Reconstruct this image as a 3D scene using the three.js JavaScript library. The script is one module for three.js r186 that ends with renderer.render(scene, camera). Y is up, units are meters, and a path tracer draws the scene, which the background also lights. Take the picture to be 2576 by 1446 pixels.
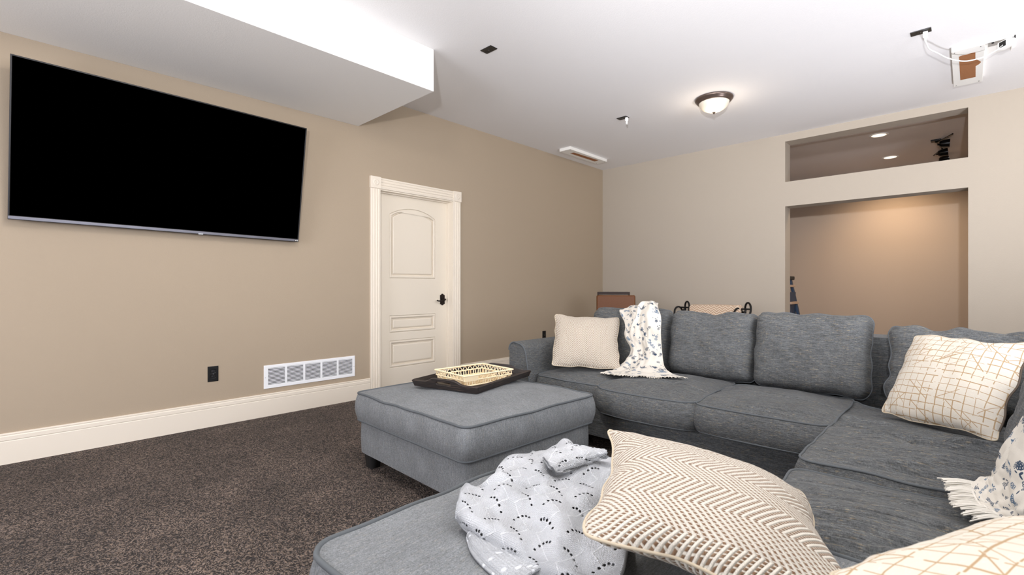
import * as THREE from 'three';
import { RoundedBoxGeometry } from 'three/addons/geometries/RoundedBoxGeometry.js';
import { mergeGeometries } from 'three/addons/utils/BufferGeometryUtils.js';
import { ImprovedNoise } from 'three/addons/math/ImprovedNoise.js';
import { RectAreaLightUniformsLib } from 'three/addons/lights/RectAreaLightUniformsLib.js';

// ---------------------------------------------------------------- camera, light, exposure
const EYE = 1.06;                         // camera height
const YAW = 43.56;                        // degrees left of -Z
const ROOM = { xl: -4.19, xr: 2.9, zb: -6.49, zf: 2.3, h: 2.916 };
const scene = new THREE.Scene();
scene.background = new THREE.Color(0x000000);
const camera = new THREE.PerspectiveCamera(61.9, 2576 / 1446, 0.05, 60);
camera.position.set(0, EYE, 0);
{ const a = THREE.MathUtils.degToRad(YAW); camera.lookAt(-Math.sin(a), EYE, -Math.cos(a)); }
camera.focus = 2.0; camera.userData.fStop = 5;
const renderer = new THREE.WebGLRenderer({ antialias: true });
renderer.shadowMap.enabled = true;
renderer.toneMapping = THREE.LinearToneMapping;
renderer.toneMappingExposure = 1.05;
RectAreaLightUniformsLib.init();

// photographer's strobe behind the camera, tipped up towards the ceiling
const strobe = new THREE.SpotLight(0xf7f6fa, 27, 0, 0.97, 1, 2);
strobe.position.set(0.2, 1.42, 0.56);
strobe.target.position.set(-1.6, 3.1, -1.9);
strobe.shadow.radius = 2; strobe.shadow.mapSize.set(2048, 2048); strobe.shadow.bias = -0.0005;
scene.add(strobe, strobe.target);
// the same flash's second head, zoomed towards the far right of the ceiling
const strobeB = new THREE.SpotLight(0xf7f6fa, 56, 0, 0.62, 0.95, 2);
strobeB.position.set(0.24, 1.42, 0.56); strobeB.target.position.set(-0.6, 3.35, -5.0);
strobeB.shadow.radius = 2; strobeB.shadow.mapSize.set(2048, 2048); strobeB.shadow.bias = -0.0005; scene.add(strobeB, strobeB.target);
// added fill, low behind the sofa, aimed up to brighten the ceiling
const strobe2 = new THREE.SpotLight(0xf5f6ff, 15, 0, 1.3, 1, 2);
strobe2.position.set(0.8, 0.25, -4.3); strobe2.target.position.set(0.3, 3.1, -4.5);
strobe2.shadow.radius = 10; strobe2.shadow.mapSize.set(1024, 1024); scene.add(strobe2, strobe2.target);
// added soft fill, set at the made-up window in the right wall
const sideFill = new THREE.RectAreaLight(0xf0f4ff, 12, 2.6, 1.3);
sideFill.position.set(ROOM.xr - 0.06, 1.56, -0.9);
sideFill.lookAt(-2, 1.75, -0.9);
scene.add(sideFill);
const sideFill2 = new THREE.RectAreaLight(0xf4f5ff, 12, 1.9, 1.2);  // added soft fill from the front wall, behind the camera
sideFill2.position.set(-2.0, 1.45, ROOM.zf - 0.06);
sideFill2.lookAt(-2.0, 1.35, -3);
scene.add(sideFill2);

// ---------------------------------------------------------------- helpers
const V = (x, y, z) => new THREE.Vector3(x, y, z);
const clamp = (x, a, b) => Math.max(a, Math.min(b, x));
const lerp = (a, b, t) => a + (b - a) * t;
const sstep = (a, b, x) => { const t = clamp((x - a) / (b - a), 0, 1); return t * t * (3 - 2 * t); };
let seedState = 12345;
const rnd = () => { seedState = (seedState * 1664525 + 1013904223) >>> 0; return seedState / 4294967296; };
const perlin = new ImprovedNoise();
const N3 = (x, y, z = 0) => perlin.noise(x + 31.4, y + 17.7, z + 5.3);
const fbm = (x, y, z = 0, o = 4) => { let s = 0, a = 1, f = 1; for (let i = 0; i < o; i++) { s += a * N3(x * f, y * f, z * f); a *= 0.5; f *= 2.03; } return s; };

const used = {};
function numbered(name) { const n = used[name] || 0; used[name] = n + 1; return n ? `${name}_${String(n).padStart(3, '0')}` : name; }
function tag(o, label, category, group) { o.userData.label = label; o.userData.category = category; if (group) o.userData.group = group; return o; }
function thing(name, label, category, [x, y, z] = [0, 0, 0], turn = 0, group) {
  const o = new THREE.Group(); o.name = numbered(name); o.position.set(x, y, z); o.rotation.y = turn; scene.add(o);
  return tag(o, label, category, group);
}
function obj(name, geo, mat, parent, label) {
  const g = Array.isArray(geo) ? join(geo) : geo;
  const m = new THREE.Mesh(g, mat); m.name = parent ? name : numbered(name); (parent || scene).add(m);
  if (label) m.userData.label = label;
  return m;
}
function struct(name, geo, mat) { const m = obj(name, geo, mat); m.userData.kind = 'structure'; return m; }
function join(list) {
  const norm = list.map(g => { let k = g.index ? g.toNonIndexed() : g; for (const a of Object.keys(k.attributes)) if (!['position', 'normal', 'uv'].includes(a)) k.deleteAttribute(a); return k; });
  return norm.length === 1 ? norm[0] : mergeGeometries(norm);
}
// box with uv in metres, centre given
function box(w, h, d, x = 0, y = 0, z = 0) {
  const g = new THREE.BoxGeometry(w, h, d); g.translate(x, y, z); return metreUV(g);
}
function rbox(w, h, d, r = 0.004, x = 0, y = 0, z = 0, seg = 2) {
  const g = new RoundedBoxGeometry(w, h, d, seg, Math.min(r, w / 2.01, h / 2.01, d / 2.01)); g.translate(x, y, z); return metreUV(g);
}
function metreUV(g0) {
  const g = g0.index ? g0.toNonIndexed() : g0;
  const p = g.attributes.position, n = g.attributes.normal, uv = new Float32Array(p.count * 2);
  for (let i = 0; i < p.count; i++) {
    const ax = Math.abs(n.getX(i)), ay = Math.abs(n.getY(i)), az = Math.abs(n.getZ(i));
    const x = p.getX(i), y = p.getY(i), z = p.getZ(i);
    if (ay >= ax && ay >= az) { uv[2 * i] = x; uv[2 * i + 1] = z; } else if (ax >= az) { uv[2 * i] = z; uv[2 * i + 1] = y; } else { uv[2 * i] = x; uv[2 * i + 1] = y; }
  }
  g.setAttribute('uv', new THREE.BufferAttribute(uv, 2)); return g;
}
function tube(points, r, closed = false, seg = 0, rad = 8, tension = 0.5) {
  const c = new THREE.CatmullRomCurve3(points.map(p => p.isVector3 ? p : V(...p)), closed, 'catmullrom', tension);
  return new THREE.TubeGeometry(c, seg || points.length * 6, r, rad, closed);
}
function rod(a, b, r, rad = 8) {
  const A = V(...a), B = V(...b), d = B.clone().sub(A), g = new THREE.CylinderGeometry(r, r, d.length(), rad, 1);
  g.applyQuaternion(new THREE.Quaternion().setFromUnitVectors(V(0, 1, 0), d.clone().normalize()));
  const c = A.add(B).multiplyScalar(0.5); g.translate(c.x, c.y, c.z); return g;
}
function extrude(shape, depth, bevel = 0, seg = 2, curve = 12) {
  return new THREE.ExtrudeGeometry(shape, { depth, bevelEnabled: bevel > 0, bevelThickness: bevel, bevelSize: bevel, bevelOffset: -bevel, bevelSegments: seg, curveSegments: curve });
}
function polyShape(pts) { const s = new THREE.Shape(); pts.forEach(([x, y], i) => i ? s.lineTo(x, y) : s.moveTo(x, y)); s.closePath(); return s; }
function rectPath(x0, y0, x1, y1, P = THREE.Path) { const s = new P(); s.moveTo(x0, y0); s.lineTo(x1, y0); s.lineTo(x1, y1); s.lineTo(x0, y1); s.closePath(); return s; }
function lathe(pts, seg = 48) { return new THREE.LatheGeometry(pts.map(p => new THREE.Vector2(...p)), seg); }

// ---------------------------------------------------------------- textures
function pnoise(px, py, seed) {           // periodic value noise on [0,1)^2
  const t = new Float32Array(px * py); let s = (seed * 2654435761) >>> 0 || 1;
  for (let i = 0; i < t.length; i++) { s ^= s << 13; s >>>= 0; s ^= s >>> 17; s ^= s << 5; s >>>= 0; t[i] = s / 4294967296; }
  return (u, v) => {
    const x = u * px, y = v * py, xi = Math.floor(x), yi = Math.floor(y); let fx = x - xi, fy = y - yi;
    fx = fx * fx * (3 - 2 * fx); fy = fy * fy * (3 - 2 * fy);
    const x0 = ((xi % px) + px) % px, x1 = (x0 + 1) % px, y0 = ((yi % py) + py) % py, y1 = (y0 + 1) % py;
    return lerp(lerp(t[y0 * px + x0], t[y0 * px + x1], fx), lerp(t[y1 * px + x0], t[y1 * px + x1], fx), fy);
  };
}
function dataTex(w, h, fn, metresW, metresH, srgb) {
  const d = new Uint8Array(w * h * 4);
  for (let y = 0; y < h; y++) for (let x = 0; x < w; x++) {
    const c = fn((x + 0.5) / w, (y + 0.5) / h), i = (y * w + x) * 4;
    d[i] = clamp(c[0], 0, 255); d[i + 1] = clamp(c[1], 0, 255); d[i + 2] = clamp(c[2], 0, 255); d[i + 3] = 255;
  }
  const t = new THREE.DataTexture(d, w, h, THREE.RGBAFormat);
  return finishTex(t, metresW, metresH, srgb);
}
function finishTex(t, mw, mh, srgb) {
  t.wrapS = t.wrapT = THREE.RepeatWrapping; t.magFilter = THREE.LinearFilter; t.minFilter = THREE.LinearMipmapLinearFilter; t.generateMipmaps = true;
  t.repeat.set(1 / mw, 1 / mh); if (srgb) t.colorSpace = THREE.SRGBColorSpace; t.anisotropy = 8; t.needsUpdate = true; return t;
}
function std(color, o = {}) { return new THREE.MeshStandardMaterial({ color, roughness: 0.6, ...o }); }

// upholstery: slate chenille with streaky slubs
function fabricPair(seed, streak, base, warm) {
  const a = pnoise(34, 440, seed), b = pnoise(90, 512, seed + 1), c = pnoise(9, 9, seed + 2), g = pnoise(512, 512, seed + 3), w = pnoise(44, 420, seed + 4), g2 = pnoise(256, 256, seed + 7);
  const val = (u, v) => streak * (0.6 * (a(u, v) - 0.5) + 0.5 * (b(u, v) - 0.5)) + 0.55 * (g(u, v) - 0.5) + 0.3 * (g2(u, v) - 0.5) + 0.16 * (c(u, v) - 0.5);
  const map = dataTex(1024, 1024, (u, v) => {
    const k = 1 + 0.52 * val(u, v), t = sstep(0.72, 0.95, w(u, v)) * warm;
    return [base[0] * k + 34 * t, base[1] * k + 24 * t, base[2] * k + 10 * t];
  }, 0.75, 0.75, true);
  const bump = dataTex(1024, 1024, (u, v) => { const k = 128 + 150 * val(u, v); return [k, k, k]; }, 0.75, 0.75, false);
  return { map, bumpMap: bump };
}
const fabA = fabricPair(11, 1.0, [82, 84, 85], 1.0);
const fabB = fabricPair(57, 0.45, [112, 115, 117], 0.35);
const M = {};
M.sofa = new THREE.MeshPhysicalMaterial({ ...fabA, roughness: 0.92, bumpScale: 0.0018, sheen: 0.35, sheenRoughness: 0.5, sheenColor: new THREE.Color(0.3, 0.31, 0.32) });
M.sofaPlain = new THREE.MeshPhysicalMaterial({ ...fabB, roughness: 0.92, bumpScale: 0.0015, sheen: 0.35, sheenRoughness: 0.5, sheenColor: new THREE.Color(0.3, 0.31, 0.32) });
M.piping = std(0x55595c, { roughness: 0.9 });
// painted walls: faint orange-peel relief
const peelN = [pnoise(128, 128, 5), pnoise(300, 300, 6)];
const peel = dataTex(512, 512, (u, v) => { const k = 128 + 110 * (peelN[0](u, v) - 0.5) + 70 * (peelN[1](u, v) - 0.5); return [k, k, k]; }, 0.6, 0.6, false);
M.wall = std(0xaa9a85, { roughness: 0.78, bumpMap: peel, bumpScale: 0.0006 });  // same paint as the back wall, with warmer light mixed into the colour
M.wallBack = std(0xb1a799, { roughness: 0.78, bumpMap: peel, bumpScale: 0.0006 });  // same paint, with less of the warm light in the colour
M.ceiling = std(0xedecec, { roughness: 0.88, bumpMap: peel, bumpScale: 0.0008 });
M.alcove = std(0xc6b6a6, { roughness: 0.8, bumpMap: peel, bumpScale: 0.0006 });
M.alcoveCeil = std(0xe4dcd6, { roughness: 0.85, bumpMap: peel, bumpScale: 0.0006 });
M.trim = std(0xe9dfcf, { roughness: 0.42 });
M.door = std(0xe6dccb, { roughness: 0.45 });
// carpet
{
  const a = pnoise(270, 380, 91), b = pnoise(520, 640, 92), c = pnoise(900, 960, 93), d = pnoise(10, 10, 94), w = pnoise(60, 60, 95), w2 = pnoise(60, 60, 96);
  const f = (u, v) => { const du = (w(u, v) - 0.5) * 0.012, dv = (w2(u, v) - 0.5) * 0.012; return 0.5 * a(u + du, v + dv) + 0.42 * b(u + du, v + dv) + 0.3 * c(u, v) - 0.11; };
  const map = dataTex(2048, 2048, (u, v) => {
    const k = sstep(0.3, 0.74, f(u, v)), m = 1 + 0.22 * (d(u, v) - 0.5), h = b(v, u) - 0.5;
    return [lerp(34, 124, k) * m + 14 * h, lerp(29, 109, k) * m + 4 * h, lerp(27, 98, k) * m - 8 * h];
  }, 1.6, 1.6, true);
  const bump = dataTex(2048, 2048, (u, v) => { const k = 255 * clamp(f(u, v), 0, 1); return [k, k, k]; }, 1.6, 1.6, false);
  M.carpet = std(0xffffff, { map, bumpMap: bump, bumpScale: 0.007, roughness: 1 });
}
M.black = std(0x0a0a0b, { roughness: 0.35 });
M.blackMatte = std(0x141312, { roughness: 0.7 });
M.bronze = std(0x2b2320, { roughness: 0.38, metalness: 0.7 });
M.white = std(0xf2f1ee, { roughness: 0.4 });
M.whitePlastic = std(0xf5f5f3, { roughness: 0.35 });
M.grille = std(0xf4f5f7, { roughness: 0.35 });
M.dark = std(0x0d0c0c, { roughness: 0.9 });
M.steel = std(0xb9bbc0, { roughness: 0.35, metalness: 0.8 });

// ---------------------------------------------------------------- room shell
const { xl, xr, zb, zf, h: CH } = ROOM;
const FAR = -9.45, T = 0.16, AL = -3.2, AR = 1.6;          // room behind the openings
{
  const fl = new THREE.PlaneGeometry(xr - xl + 0.6, zf - FAR + 0.6, 1, 1); fl.rotateX(-Math.PI / 2); fl.translate((xl + xr) / 2, 0, (zf + FAR) / 2);
  struct('floor', [metreUV(fl), box(xr - xl + 0.6, 0.1, zf - FAR + 0.6, (xl + xr) / 2, -0.0505, (zf + FAR) / 2)], M.carpet);
}
struct('ceiling', [box(xr - xl + 2 * T, 0.12, zf - zb + T + 0.1, (xl + xr) / 2, CH + 0.06, (zf + zb) / 2 + 0.05 + T / 2 - 0.08)], M.ceiling);
const D0 = -2.514, D1 = -3.437, DH = 2.03;
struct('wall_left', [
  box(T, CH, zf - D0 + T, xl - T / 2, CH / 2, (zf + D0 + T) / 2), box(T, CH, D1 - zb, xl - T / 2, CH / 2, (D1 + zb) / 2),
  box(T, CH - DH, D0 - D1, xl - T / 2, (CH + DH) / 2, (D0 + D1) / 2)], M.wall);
const O = { x0: -1.604, x1: 0.003, a: 2.042, b: 2.338, c: 2.827 };
const WT = 0.22;
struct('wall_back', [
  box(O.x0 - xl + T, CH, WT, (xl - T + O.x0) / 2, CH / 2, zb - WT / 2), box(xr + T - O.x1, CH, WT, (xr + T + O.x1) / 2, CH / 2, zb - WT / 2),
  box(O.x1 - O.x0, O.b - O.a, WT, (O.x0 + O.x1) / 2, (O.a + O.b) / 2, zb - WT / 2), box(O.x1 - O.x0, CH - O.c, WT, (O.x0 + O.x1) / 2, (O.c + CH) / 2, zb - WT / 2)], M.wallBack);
// right wall, out of view, opened for an added window
const W1 = { z0: -2.3, z1: 0.5, y0: 0.9, y1: 2.4 };
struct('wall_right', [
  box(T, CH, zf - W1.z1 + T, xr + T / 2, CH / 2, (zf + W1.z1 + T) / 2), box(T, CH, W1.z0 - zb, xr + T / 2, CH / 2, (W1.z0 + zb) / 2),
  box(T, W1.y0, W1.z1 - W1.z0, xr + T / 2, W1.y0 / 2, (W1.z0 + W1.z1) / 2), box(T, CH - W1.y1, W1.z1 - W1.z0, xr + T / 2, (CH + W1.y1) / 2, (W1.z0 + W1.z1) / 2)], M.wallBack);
const W2 = { x0: -3.05, x1: -0.95, y0: 0.75, y1: 2.15 };
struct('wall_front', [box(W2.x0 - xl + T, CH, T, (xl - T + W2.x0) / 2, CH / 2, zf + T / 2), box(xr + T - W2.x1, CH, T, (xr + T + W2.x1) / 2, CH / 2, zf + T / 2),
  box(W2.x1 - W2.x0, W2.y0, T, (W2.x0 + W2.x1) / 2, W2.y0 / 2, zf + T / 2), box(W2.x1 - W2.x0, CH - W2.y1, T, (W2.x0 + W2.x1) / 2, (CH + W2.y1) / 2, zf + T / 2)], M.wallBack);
for (const [name, pos, turn, ww, wh] of [['added_window_1', [xr, (W1.y0 + W1.y1) / 2, (W1.z0 + W1.z1) / 2], -Math.PI / 2, W1.z1 - W1.z0, W1.y1 - W1.y0], ['added_window_2', [(W2.x0 + W2.x1) / 2, (W2.y0 + W2.y1) / 2, zf], Math.PI, W2.x1 - W2.x0, W2.y1 - W2.y0]]) {  // added windows, out of view, that house the fill lights
  const w = new THREE.Group(); w.name = name; w.userData.kind = 'structure'; w.position.set(...pos); w.rotation.y = turn; scene.add(w);
  const s = rectPath(-ww / 2, -wh / 2, ww / 2, wh / 2, THREE.Shape);
  s.holes.push(rectPath(-ww / 2 + 0.06, -wh / 2 + 0.06, -0.025, wh / 2 - 0.06), rectPath(0.025, -wh / 2 + 0.06, ww / 2 - 0.06, wh / 2 - 0.06));
  const f = extrude(s, 0.05, 0.004); f.translate(0, 0, -0.14); obj('added_window_frame', f, M.trim, w);
  const glowPane = new THREE.MeshStandardMaterial({ color: 0xd8dce2, roughness: 0.4, emissive: 0xeef3ff, emissiveIntensity: 0.8 });  // glows only to go with the added fill
  for (const sx of [-1, 1]) obj('added_window_pane', box(ww / 2 - 0.08, wh - 0.11, 0.01, sx * ww / 4, 0, -0.12), glowPane, w);
}
// room seen through the two openings
struct('wall_alcove_far', box(AR - AL + 2 * T, CH, T, (AL + AR) / 2, CH / 2, FAR - T / 2), M.alcove);
struct('wall_alcove_left', box(T, CH, zb - WT - FAR, AL - T / 2, CH / 2, (zb - WT + FAR) / 2), M.alcove);
struct('wall_alcove_right', box(T, CH, zb - WT - FAR, AR + T / 2, CH / 2, (zb - WT + FAR) / 2), M.alcove);
struct('ceiling_alcove', box(AR - AL + 2 * T, 0.12, zb - WT - FAR + 0.02, (AL + AR) / 2, CH + 0.06, (zb - WT + FAR) / 2), M.alcoveCeil);
// soffit
const SX = -3.02, SZ = -2.29, SY = 2.589;
struct('ceiling_soffit', rbox(SX - xl, CH - SY, zf - SZ, 0.003, (SX + xl) / 2, (CH + SY) / 2, (zf + SZ) / 2), std(0xefede9, { roughness: 0.85, bumpMap: peel, bumpScale: 0.0006 }));

// baseboards: 184 mm with a stepped cap
function baseboard(name, len, pos, turn) {
  const prof = polyShape([[0, 0], [0.016, 0], [0.016, 0.135], [0.0145, 0.138], [0.0145, 0.141], [0.017, 0.144], [0.017, 0.166], [0.013, 0.171], [0.013, 0.174], [0.0155, 0.177], [0.015, 0.182], [0.011, 0.185], [0, 0.185]]);
  const g = extrude(prof, len); g.translate(0, 0, -len / 2);
  const m = struct(name, metreUV(g), M.trim); m.position.set(...pos); m.rotation.y = turn; return m;
}
baseboard('baseboard_left', zf + 2.409, [xl, 0, (zf - 2.409) / 2], 0);
baseboard('baseboard_left_far', -3.549 - zb, [xl, 0, (-3.549 + zb) / 2], 0);
baseboard('baseboard_back', O.x0 - xl, [(xl + O.x0) / 2, 0, zb], -Math.PI / 2);
baseboard('baseboard_back_right', xr - O.x1, [(xr + O.x1) / 2, 0, zb], -Math.PI / 2);

// ---------------------------------------------------------------- door on the left wall
{
  const d = new THREE.Group(); d.name = 'door_1'; d.userData.kind = 'structure'; d.position.set(xl, 0, D0); d.rotation.y = Math.PI / 2; scene.add(d);
  d.userData.label = 'cream three-panel interior door with arched top panel and fluted casing';
  const W = D0 - D1, cw = 0.106;                          // local x runs along -Z, local z out of the wall
  const fl = []; fl.push([0, 0], [0, 0.019]);
  for (const c of [0.026, 0.053, 0.080]) fl.push([c - 0.010, 0.022], [c - 0.0075, 0.0165], [c, 0.0135], [c + 0.0075, 0.0165], [c + 0.010, 0.022]);
  fl.push([cw, 0.019], [cw, 0]);
  const jamb = (name, geo) => obj(name, geo, M.trim, d);
  const side = (x0) => { const g = extrude(polyShape(fl), DH); g.rotateX(-Math.PI / 2); g.scale(1, 1, -1); g.translate(x0, 0, 0); const idx = g.index; const n = g.index ? g.toNonIndexed() : g; const p = n.attributes.position; for (let i = 0; i < p.count; i += 3) { const a = [p.getX(i), p.getY(i), p.getZ(i)]; p.setXYZ(i, p.getX(i + 2), p.getY(i + 2), p.getZ(i + 2)); p.setXYZ(i + 2, ...a); } n.computeVertexNormals(); return metreUV(n); };
  jamb('door_casing', side(-cw + 0.003)); jamb('door_casing', side(W - 0.003));
  { // head casing: profile runs up (a) and out (b), length along x
    const e = extrude(polyShape(fl), W + 0.006), r = e.attributes.position;
    for (let i = 0; i < r.count; i++) { const a = r.getX(i), b = r.getY(i), l = r.getZ(i); r.setXYZ(i, l - 0.003, DH + a, b); }
    e.computeVertexNormals(); jamb('door_casing_head', metreUV(e)); }
  for (const x of [-cw / 2 + 0.001, W + cw / 2 - 0.001]) {
    const r = jamb('door_rosette', rbox(cw + 0.008, cw + 0.008, 0.03, 0.003, x, DH + cw / 2, 0.015));
    const l = lathe([[0, 0.036], [0.008, 0.0355], [0.011, 0.031], [0.016, 0.033], [0.019, 0.036], [0.026, 0.0365], [0.031, 0.031], [0.034, 0.0295]], 32); l.rotateX(Math.PI / 2); l.translate(x, DH + cw / 2, 0); obj('rosette_ring', l, M.trim, r);
  }
  const RD = 0.092;
  jamb('door_jamb', [box(0.018, DH, 0.14, -0.003, DH / 2, -0.07), box(0.018, DH, 0.14, W + 0.003, DH / 2, -0.07), box(W, 0.018, 0.14, W / 2, DH - 0.003, -0.07),
    box(0.012, DH, 0.035, 0.012, DH / 2, -RD + 0.0175 + 0.001), box(0.012, DH, 0.035, W - 0.012, DH / 2, -RD + 0.0185), box(W, 0.012, 0.035, W / 2, DH - 0.016, -RD + 0.0185)]);
  const s0 = 0.008, s1 = W - 0.008, sh = DH - 0.014, P = [0.172, 0.752];
  const slab = rectPath(s0, 0.012, s1, sh, THREE.Shape);
  const arch = (x0, x1, y0, y1, rise, Pt) => { const q = new Pt(), w = (x1 - x0) / 2, R = (w * w + rise * rise) / (2 * rise), cx = (x0 + x1) / 2, cy = y1 + rise - R, a = Math.asin(w / R); q.moveTo(x0, y0); q.lineTo(x1, y0); q.lineTo(x1, y1); q.absarc(cx, cy, R, Math.PI / 2 - a, Math.PI / 2 + a, false); q.lineTo(x0, y0); return q; };
  const rects = [[0.598, 0.77], [0.238, 0.512]];
  slab.holes.push(arch(P[0], P[1], 1.157, 1.812, 0.077, THREE.Path)); for (const [a, b] of rects) slab.holes.push(rectPath(P[0], a, P[1], b));
  const sg = extrude(slab, 0.04, 0.004, 2, 24); sg.translate(0, 0, -RD - 0.04); obj('door_slab', metreUV(sg), M.door, d);
  const paneGeo = (shape) => { const g = extrude(shape, 0.012, 0.0, 1, 24); g.translate(0, 0, -RD - 0.034); return g; };
  const raised = (mk, i) => {
    const base = paneGeo(mk(0, THREE.Shape));
    const m1 = mk(0.001, THREE.Shape); m1.holes.push(mk(0.026, THREE.Path)); const mould = extrude(m1, 0.02, 0.010, 3, 24); mould.translate(0, 0, -RD - 0.026);
    const c = extrude(mk(0.04, THREE.Shape), 0.004, 0.014, 2, 24); c.translate(0, 0, -RD - 0.022);
    obj('door_panel', [base, mould, c].map(metreUV), M.door, d);
  };
  raised((k, Pt) => arch(P[0] + k, P[1] - k, 1.157 + k, 1.812 - k * 0.6, 0.077, Pt));
  for (const [a, b] of rects) raised((k, Pt) => rectPath(P[0] + k, a + k, P[1] - k, b - k, Pt));
  // lever handle with arched escutcheon
  const hx = W - 0.075, hy = 0.925, hz = -RD, hg = new THREE.Group(); hg.name = 'door_handle'; hg.userData.label = 'dark bronze lever handle'; hg.position.set(hx, hy, hz); d.add(hg);
  const pl = new THREE.Shape(); pl.moveTo(-0.033, -0.05); pl.quadraticCurveTo(-0.015, -0.054, -0.012, -0.062); pl.quadraticCurveTo(0, -0.068, 0.012, -0.062); pl.quadraticCurveTo(0.015, -0.054, 0.033, -0.05); pl.lineTo(0.033, 0.05); pl.quadraticCurveTo(0.015, 0.054, 0.012, 0.062); pl.quadraticCurveTo(0, 0.07, -0.012, 0.062); pl.quadraticCurveTo(-0.015, 0.054, -0.033, 0.05); pl.closePath();
  obj('escutcheon', extrude(pl, 0.006, 0.004, 3), M.bronze, hg);
  obj('lever', [rod([0, 0.0, 0.005], [0, 0.0, 0.05], 0.013, 16), tube([[0.012, 0.003, 0.05], [-0.01, 0.004, 0.054], [-0.05, -0.008, 0.056], [-0.08, -0.014, 0.054], [-0.108, -0.008, 0.05]], 0.0075, false, 30, 10)], M.bronze, hg);
}

// ---------------------------------------------------------------- television on the left wall
{
  const w = 1.70, hh = 0.945, t = thing('television', 'large flat black screen television hung tilted on the left wall', 'television', [xl + 0.128, 1.925, -0.853], Math.PI / 2);
  t.rotation.order = 'YXZ'; t.rotation.x = 0.155; t.rotation.z = -0.011;
  const screenM = new THREE.MeshPhysicalMaterial({ color: 0x000000, roughness: 1, specularIntensity: 0 });
  obj('screen', box(w - 0.018, hh - 0.034, 0.004, 0, 0.009, 0.0185), screenM, t);
  const fr = rectPath(-w / 2, -hh / 2, w / 2, hh / 2, THREE.Shape); fr.holes.push(rectPath(-w / 2 + 0.009, -hh / 2 + 0.024, w / 2 - 0.009, hh / 2 - 0.009));
  const fg = extrude(fr, 0.026, 0.002); fg.translate(0, 0, -0.006); obj('bezel', fg, std(0x1d1c1e, { roughness: 0.45, metalness: 0.3 }), t);
  obj('back_housing', [rbox(w - 0.02, hh - 0.02, 0.02, 0.005, 0, 0, -0.002), rbox(w * 0.7, hh * 0.55, 0.035, 0.01, 0, -0.12, -0.022)], M.blackMatte, t);
  const bar = rbox(w - 0.004, 0.019, 0.006, 0.002, 0, -hh / 2 + 0.0125, 0.022); obj('bottom_trim', bar, std(0x7d7d86, { roughness: 0.4, metalness: 0.5 }), t);
  const bd = obj('badge', rbox(0.03, 0.011, 0.005, 0.002, 0.135, -hh / 2 + 0.003, 0.0245), M.steel, t, 'small bright maker badge');
  const tg = obj('corner_tag', rbox(0.034, 0.016, 0.004, 0.001, w / 2 - 0.019, -hh / 2 + 0.010, 0.0255), M.black, t, 'small black tag with a white mark');
  obj('mark', [rbox(0.013, 0.006, 0.001, 0.0004, w / 2 - 0.025, -hh / 2 + 0.010, 0.0279), rbox(0.009, 0.006, 0.001, 0.0004, w / 2 - 0.011, -hh / 2 + 0.010, 0.0279)], M.white, tg);
  obj('wall_bracket', [box(0.5, 0.34, 0.012, 0, -0.16, -0.046), box(0.04, 0.5, 0.03, -0.2, -0.1, -0.045), box(0.04, 0.5, 0.03, 0.2, -0.1, -0.045), box(0.04, 0.04, 0.08, -0.2, 0.0, -0.08), box(0.04, 0.04, 0.08, 0.2, 0.0, -0.08)], M.blackMatte, t);
}

// ---------------------------------------------------------------- outlets
function outletPlate(parent, screwless) {
  const s = new THREE.Shape(); const w = 0.036, h = 0.0585; s.moveTo(-w, -h); s.lineTo(w, -h); s.lineTo(w, h); s.lineTo(-w, h); s.closePath();
  const rec = (cy) => { const q = new THREE.Path(); q.moveTo(-0.0165, cy - 0.009); q.quadraticCurveTo(0, cy - 0.019, 0.0165, cy - 0.009); q.lineTo(0.0165, cy + 0.009); q.quadraticCurveTo(0, cy + 0.019, -0.0165, cy + 0.009); q.closePath(); return q; };
  s.holes.push(rec(0.0195), rec(-0.0195));
  obj('face_plate', extrude(s, 0.003, 0.0025, 2), M.black, parent);
  for (const cy of [0.0195, -0.0195]) {
    const q = rec(cy), sh = new THREE.Shape(q.getPoints()); const sl = (x, y, a, b) => rectPath(x - a, y - b, x + a, y + b);
    sh.holes.push(sl(-0.0062, cy + 0.003, 0.0012, 0.004), sl(0.0062, cy + 0.003, 0.0012, 0.0034)); const hole = new THREE.Path(); hole.absarc(0, cy - 0.0075, 0.0024, 0, 7); sh.holes.push(hole);
    const g = extrude(sh, 0.004, 0.0004, 1); g.translate(0, 0, 0.0005); const r = obj('receptacle', g, M.black, parent);
    obj('contact', [box(0.0024, 0.008, 0.001, -0.0062, cy + 0.003, 0.0016), box(0.0024, 0.0068, 0.001, 0.0062, cy + 0.003, 0.0016), box(0.004, 0.004, 0.001, 0, cy - 0.0075, 0.0016)], M.steel, r, 'pale metal contacts in the slots');
  }
  const sc = new THREE.CylinderGeometry(0.0028, 0.0028, 0.002, 12); sc.rotateX(Math.PI / 2); sc.translate(0, 0, 0.006); obj('screw', sc, M.steel, parent);
}
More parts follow.
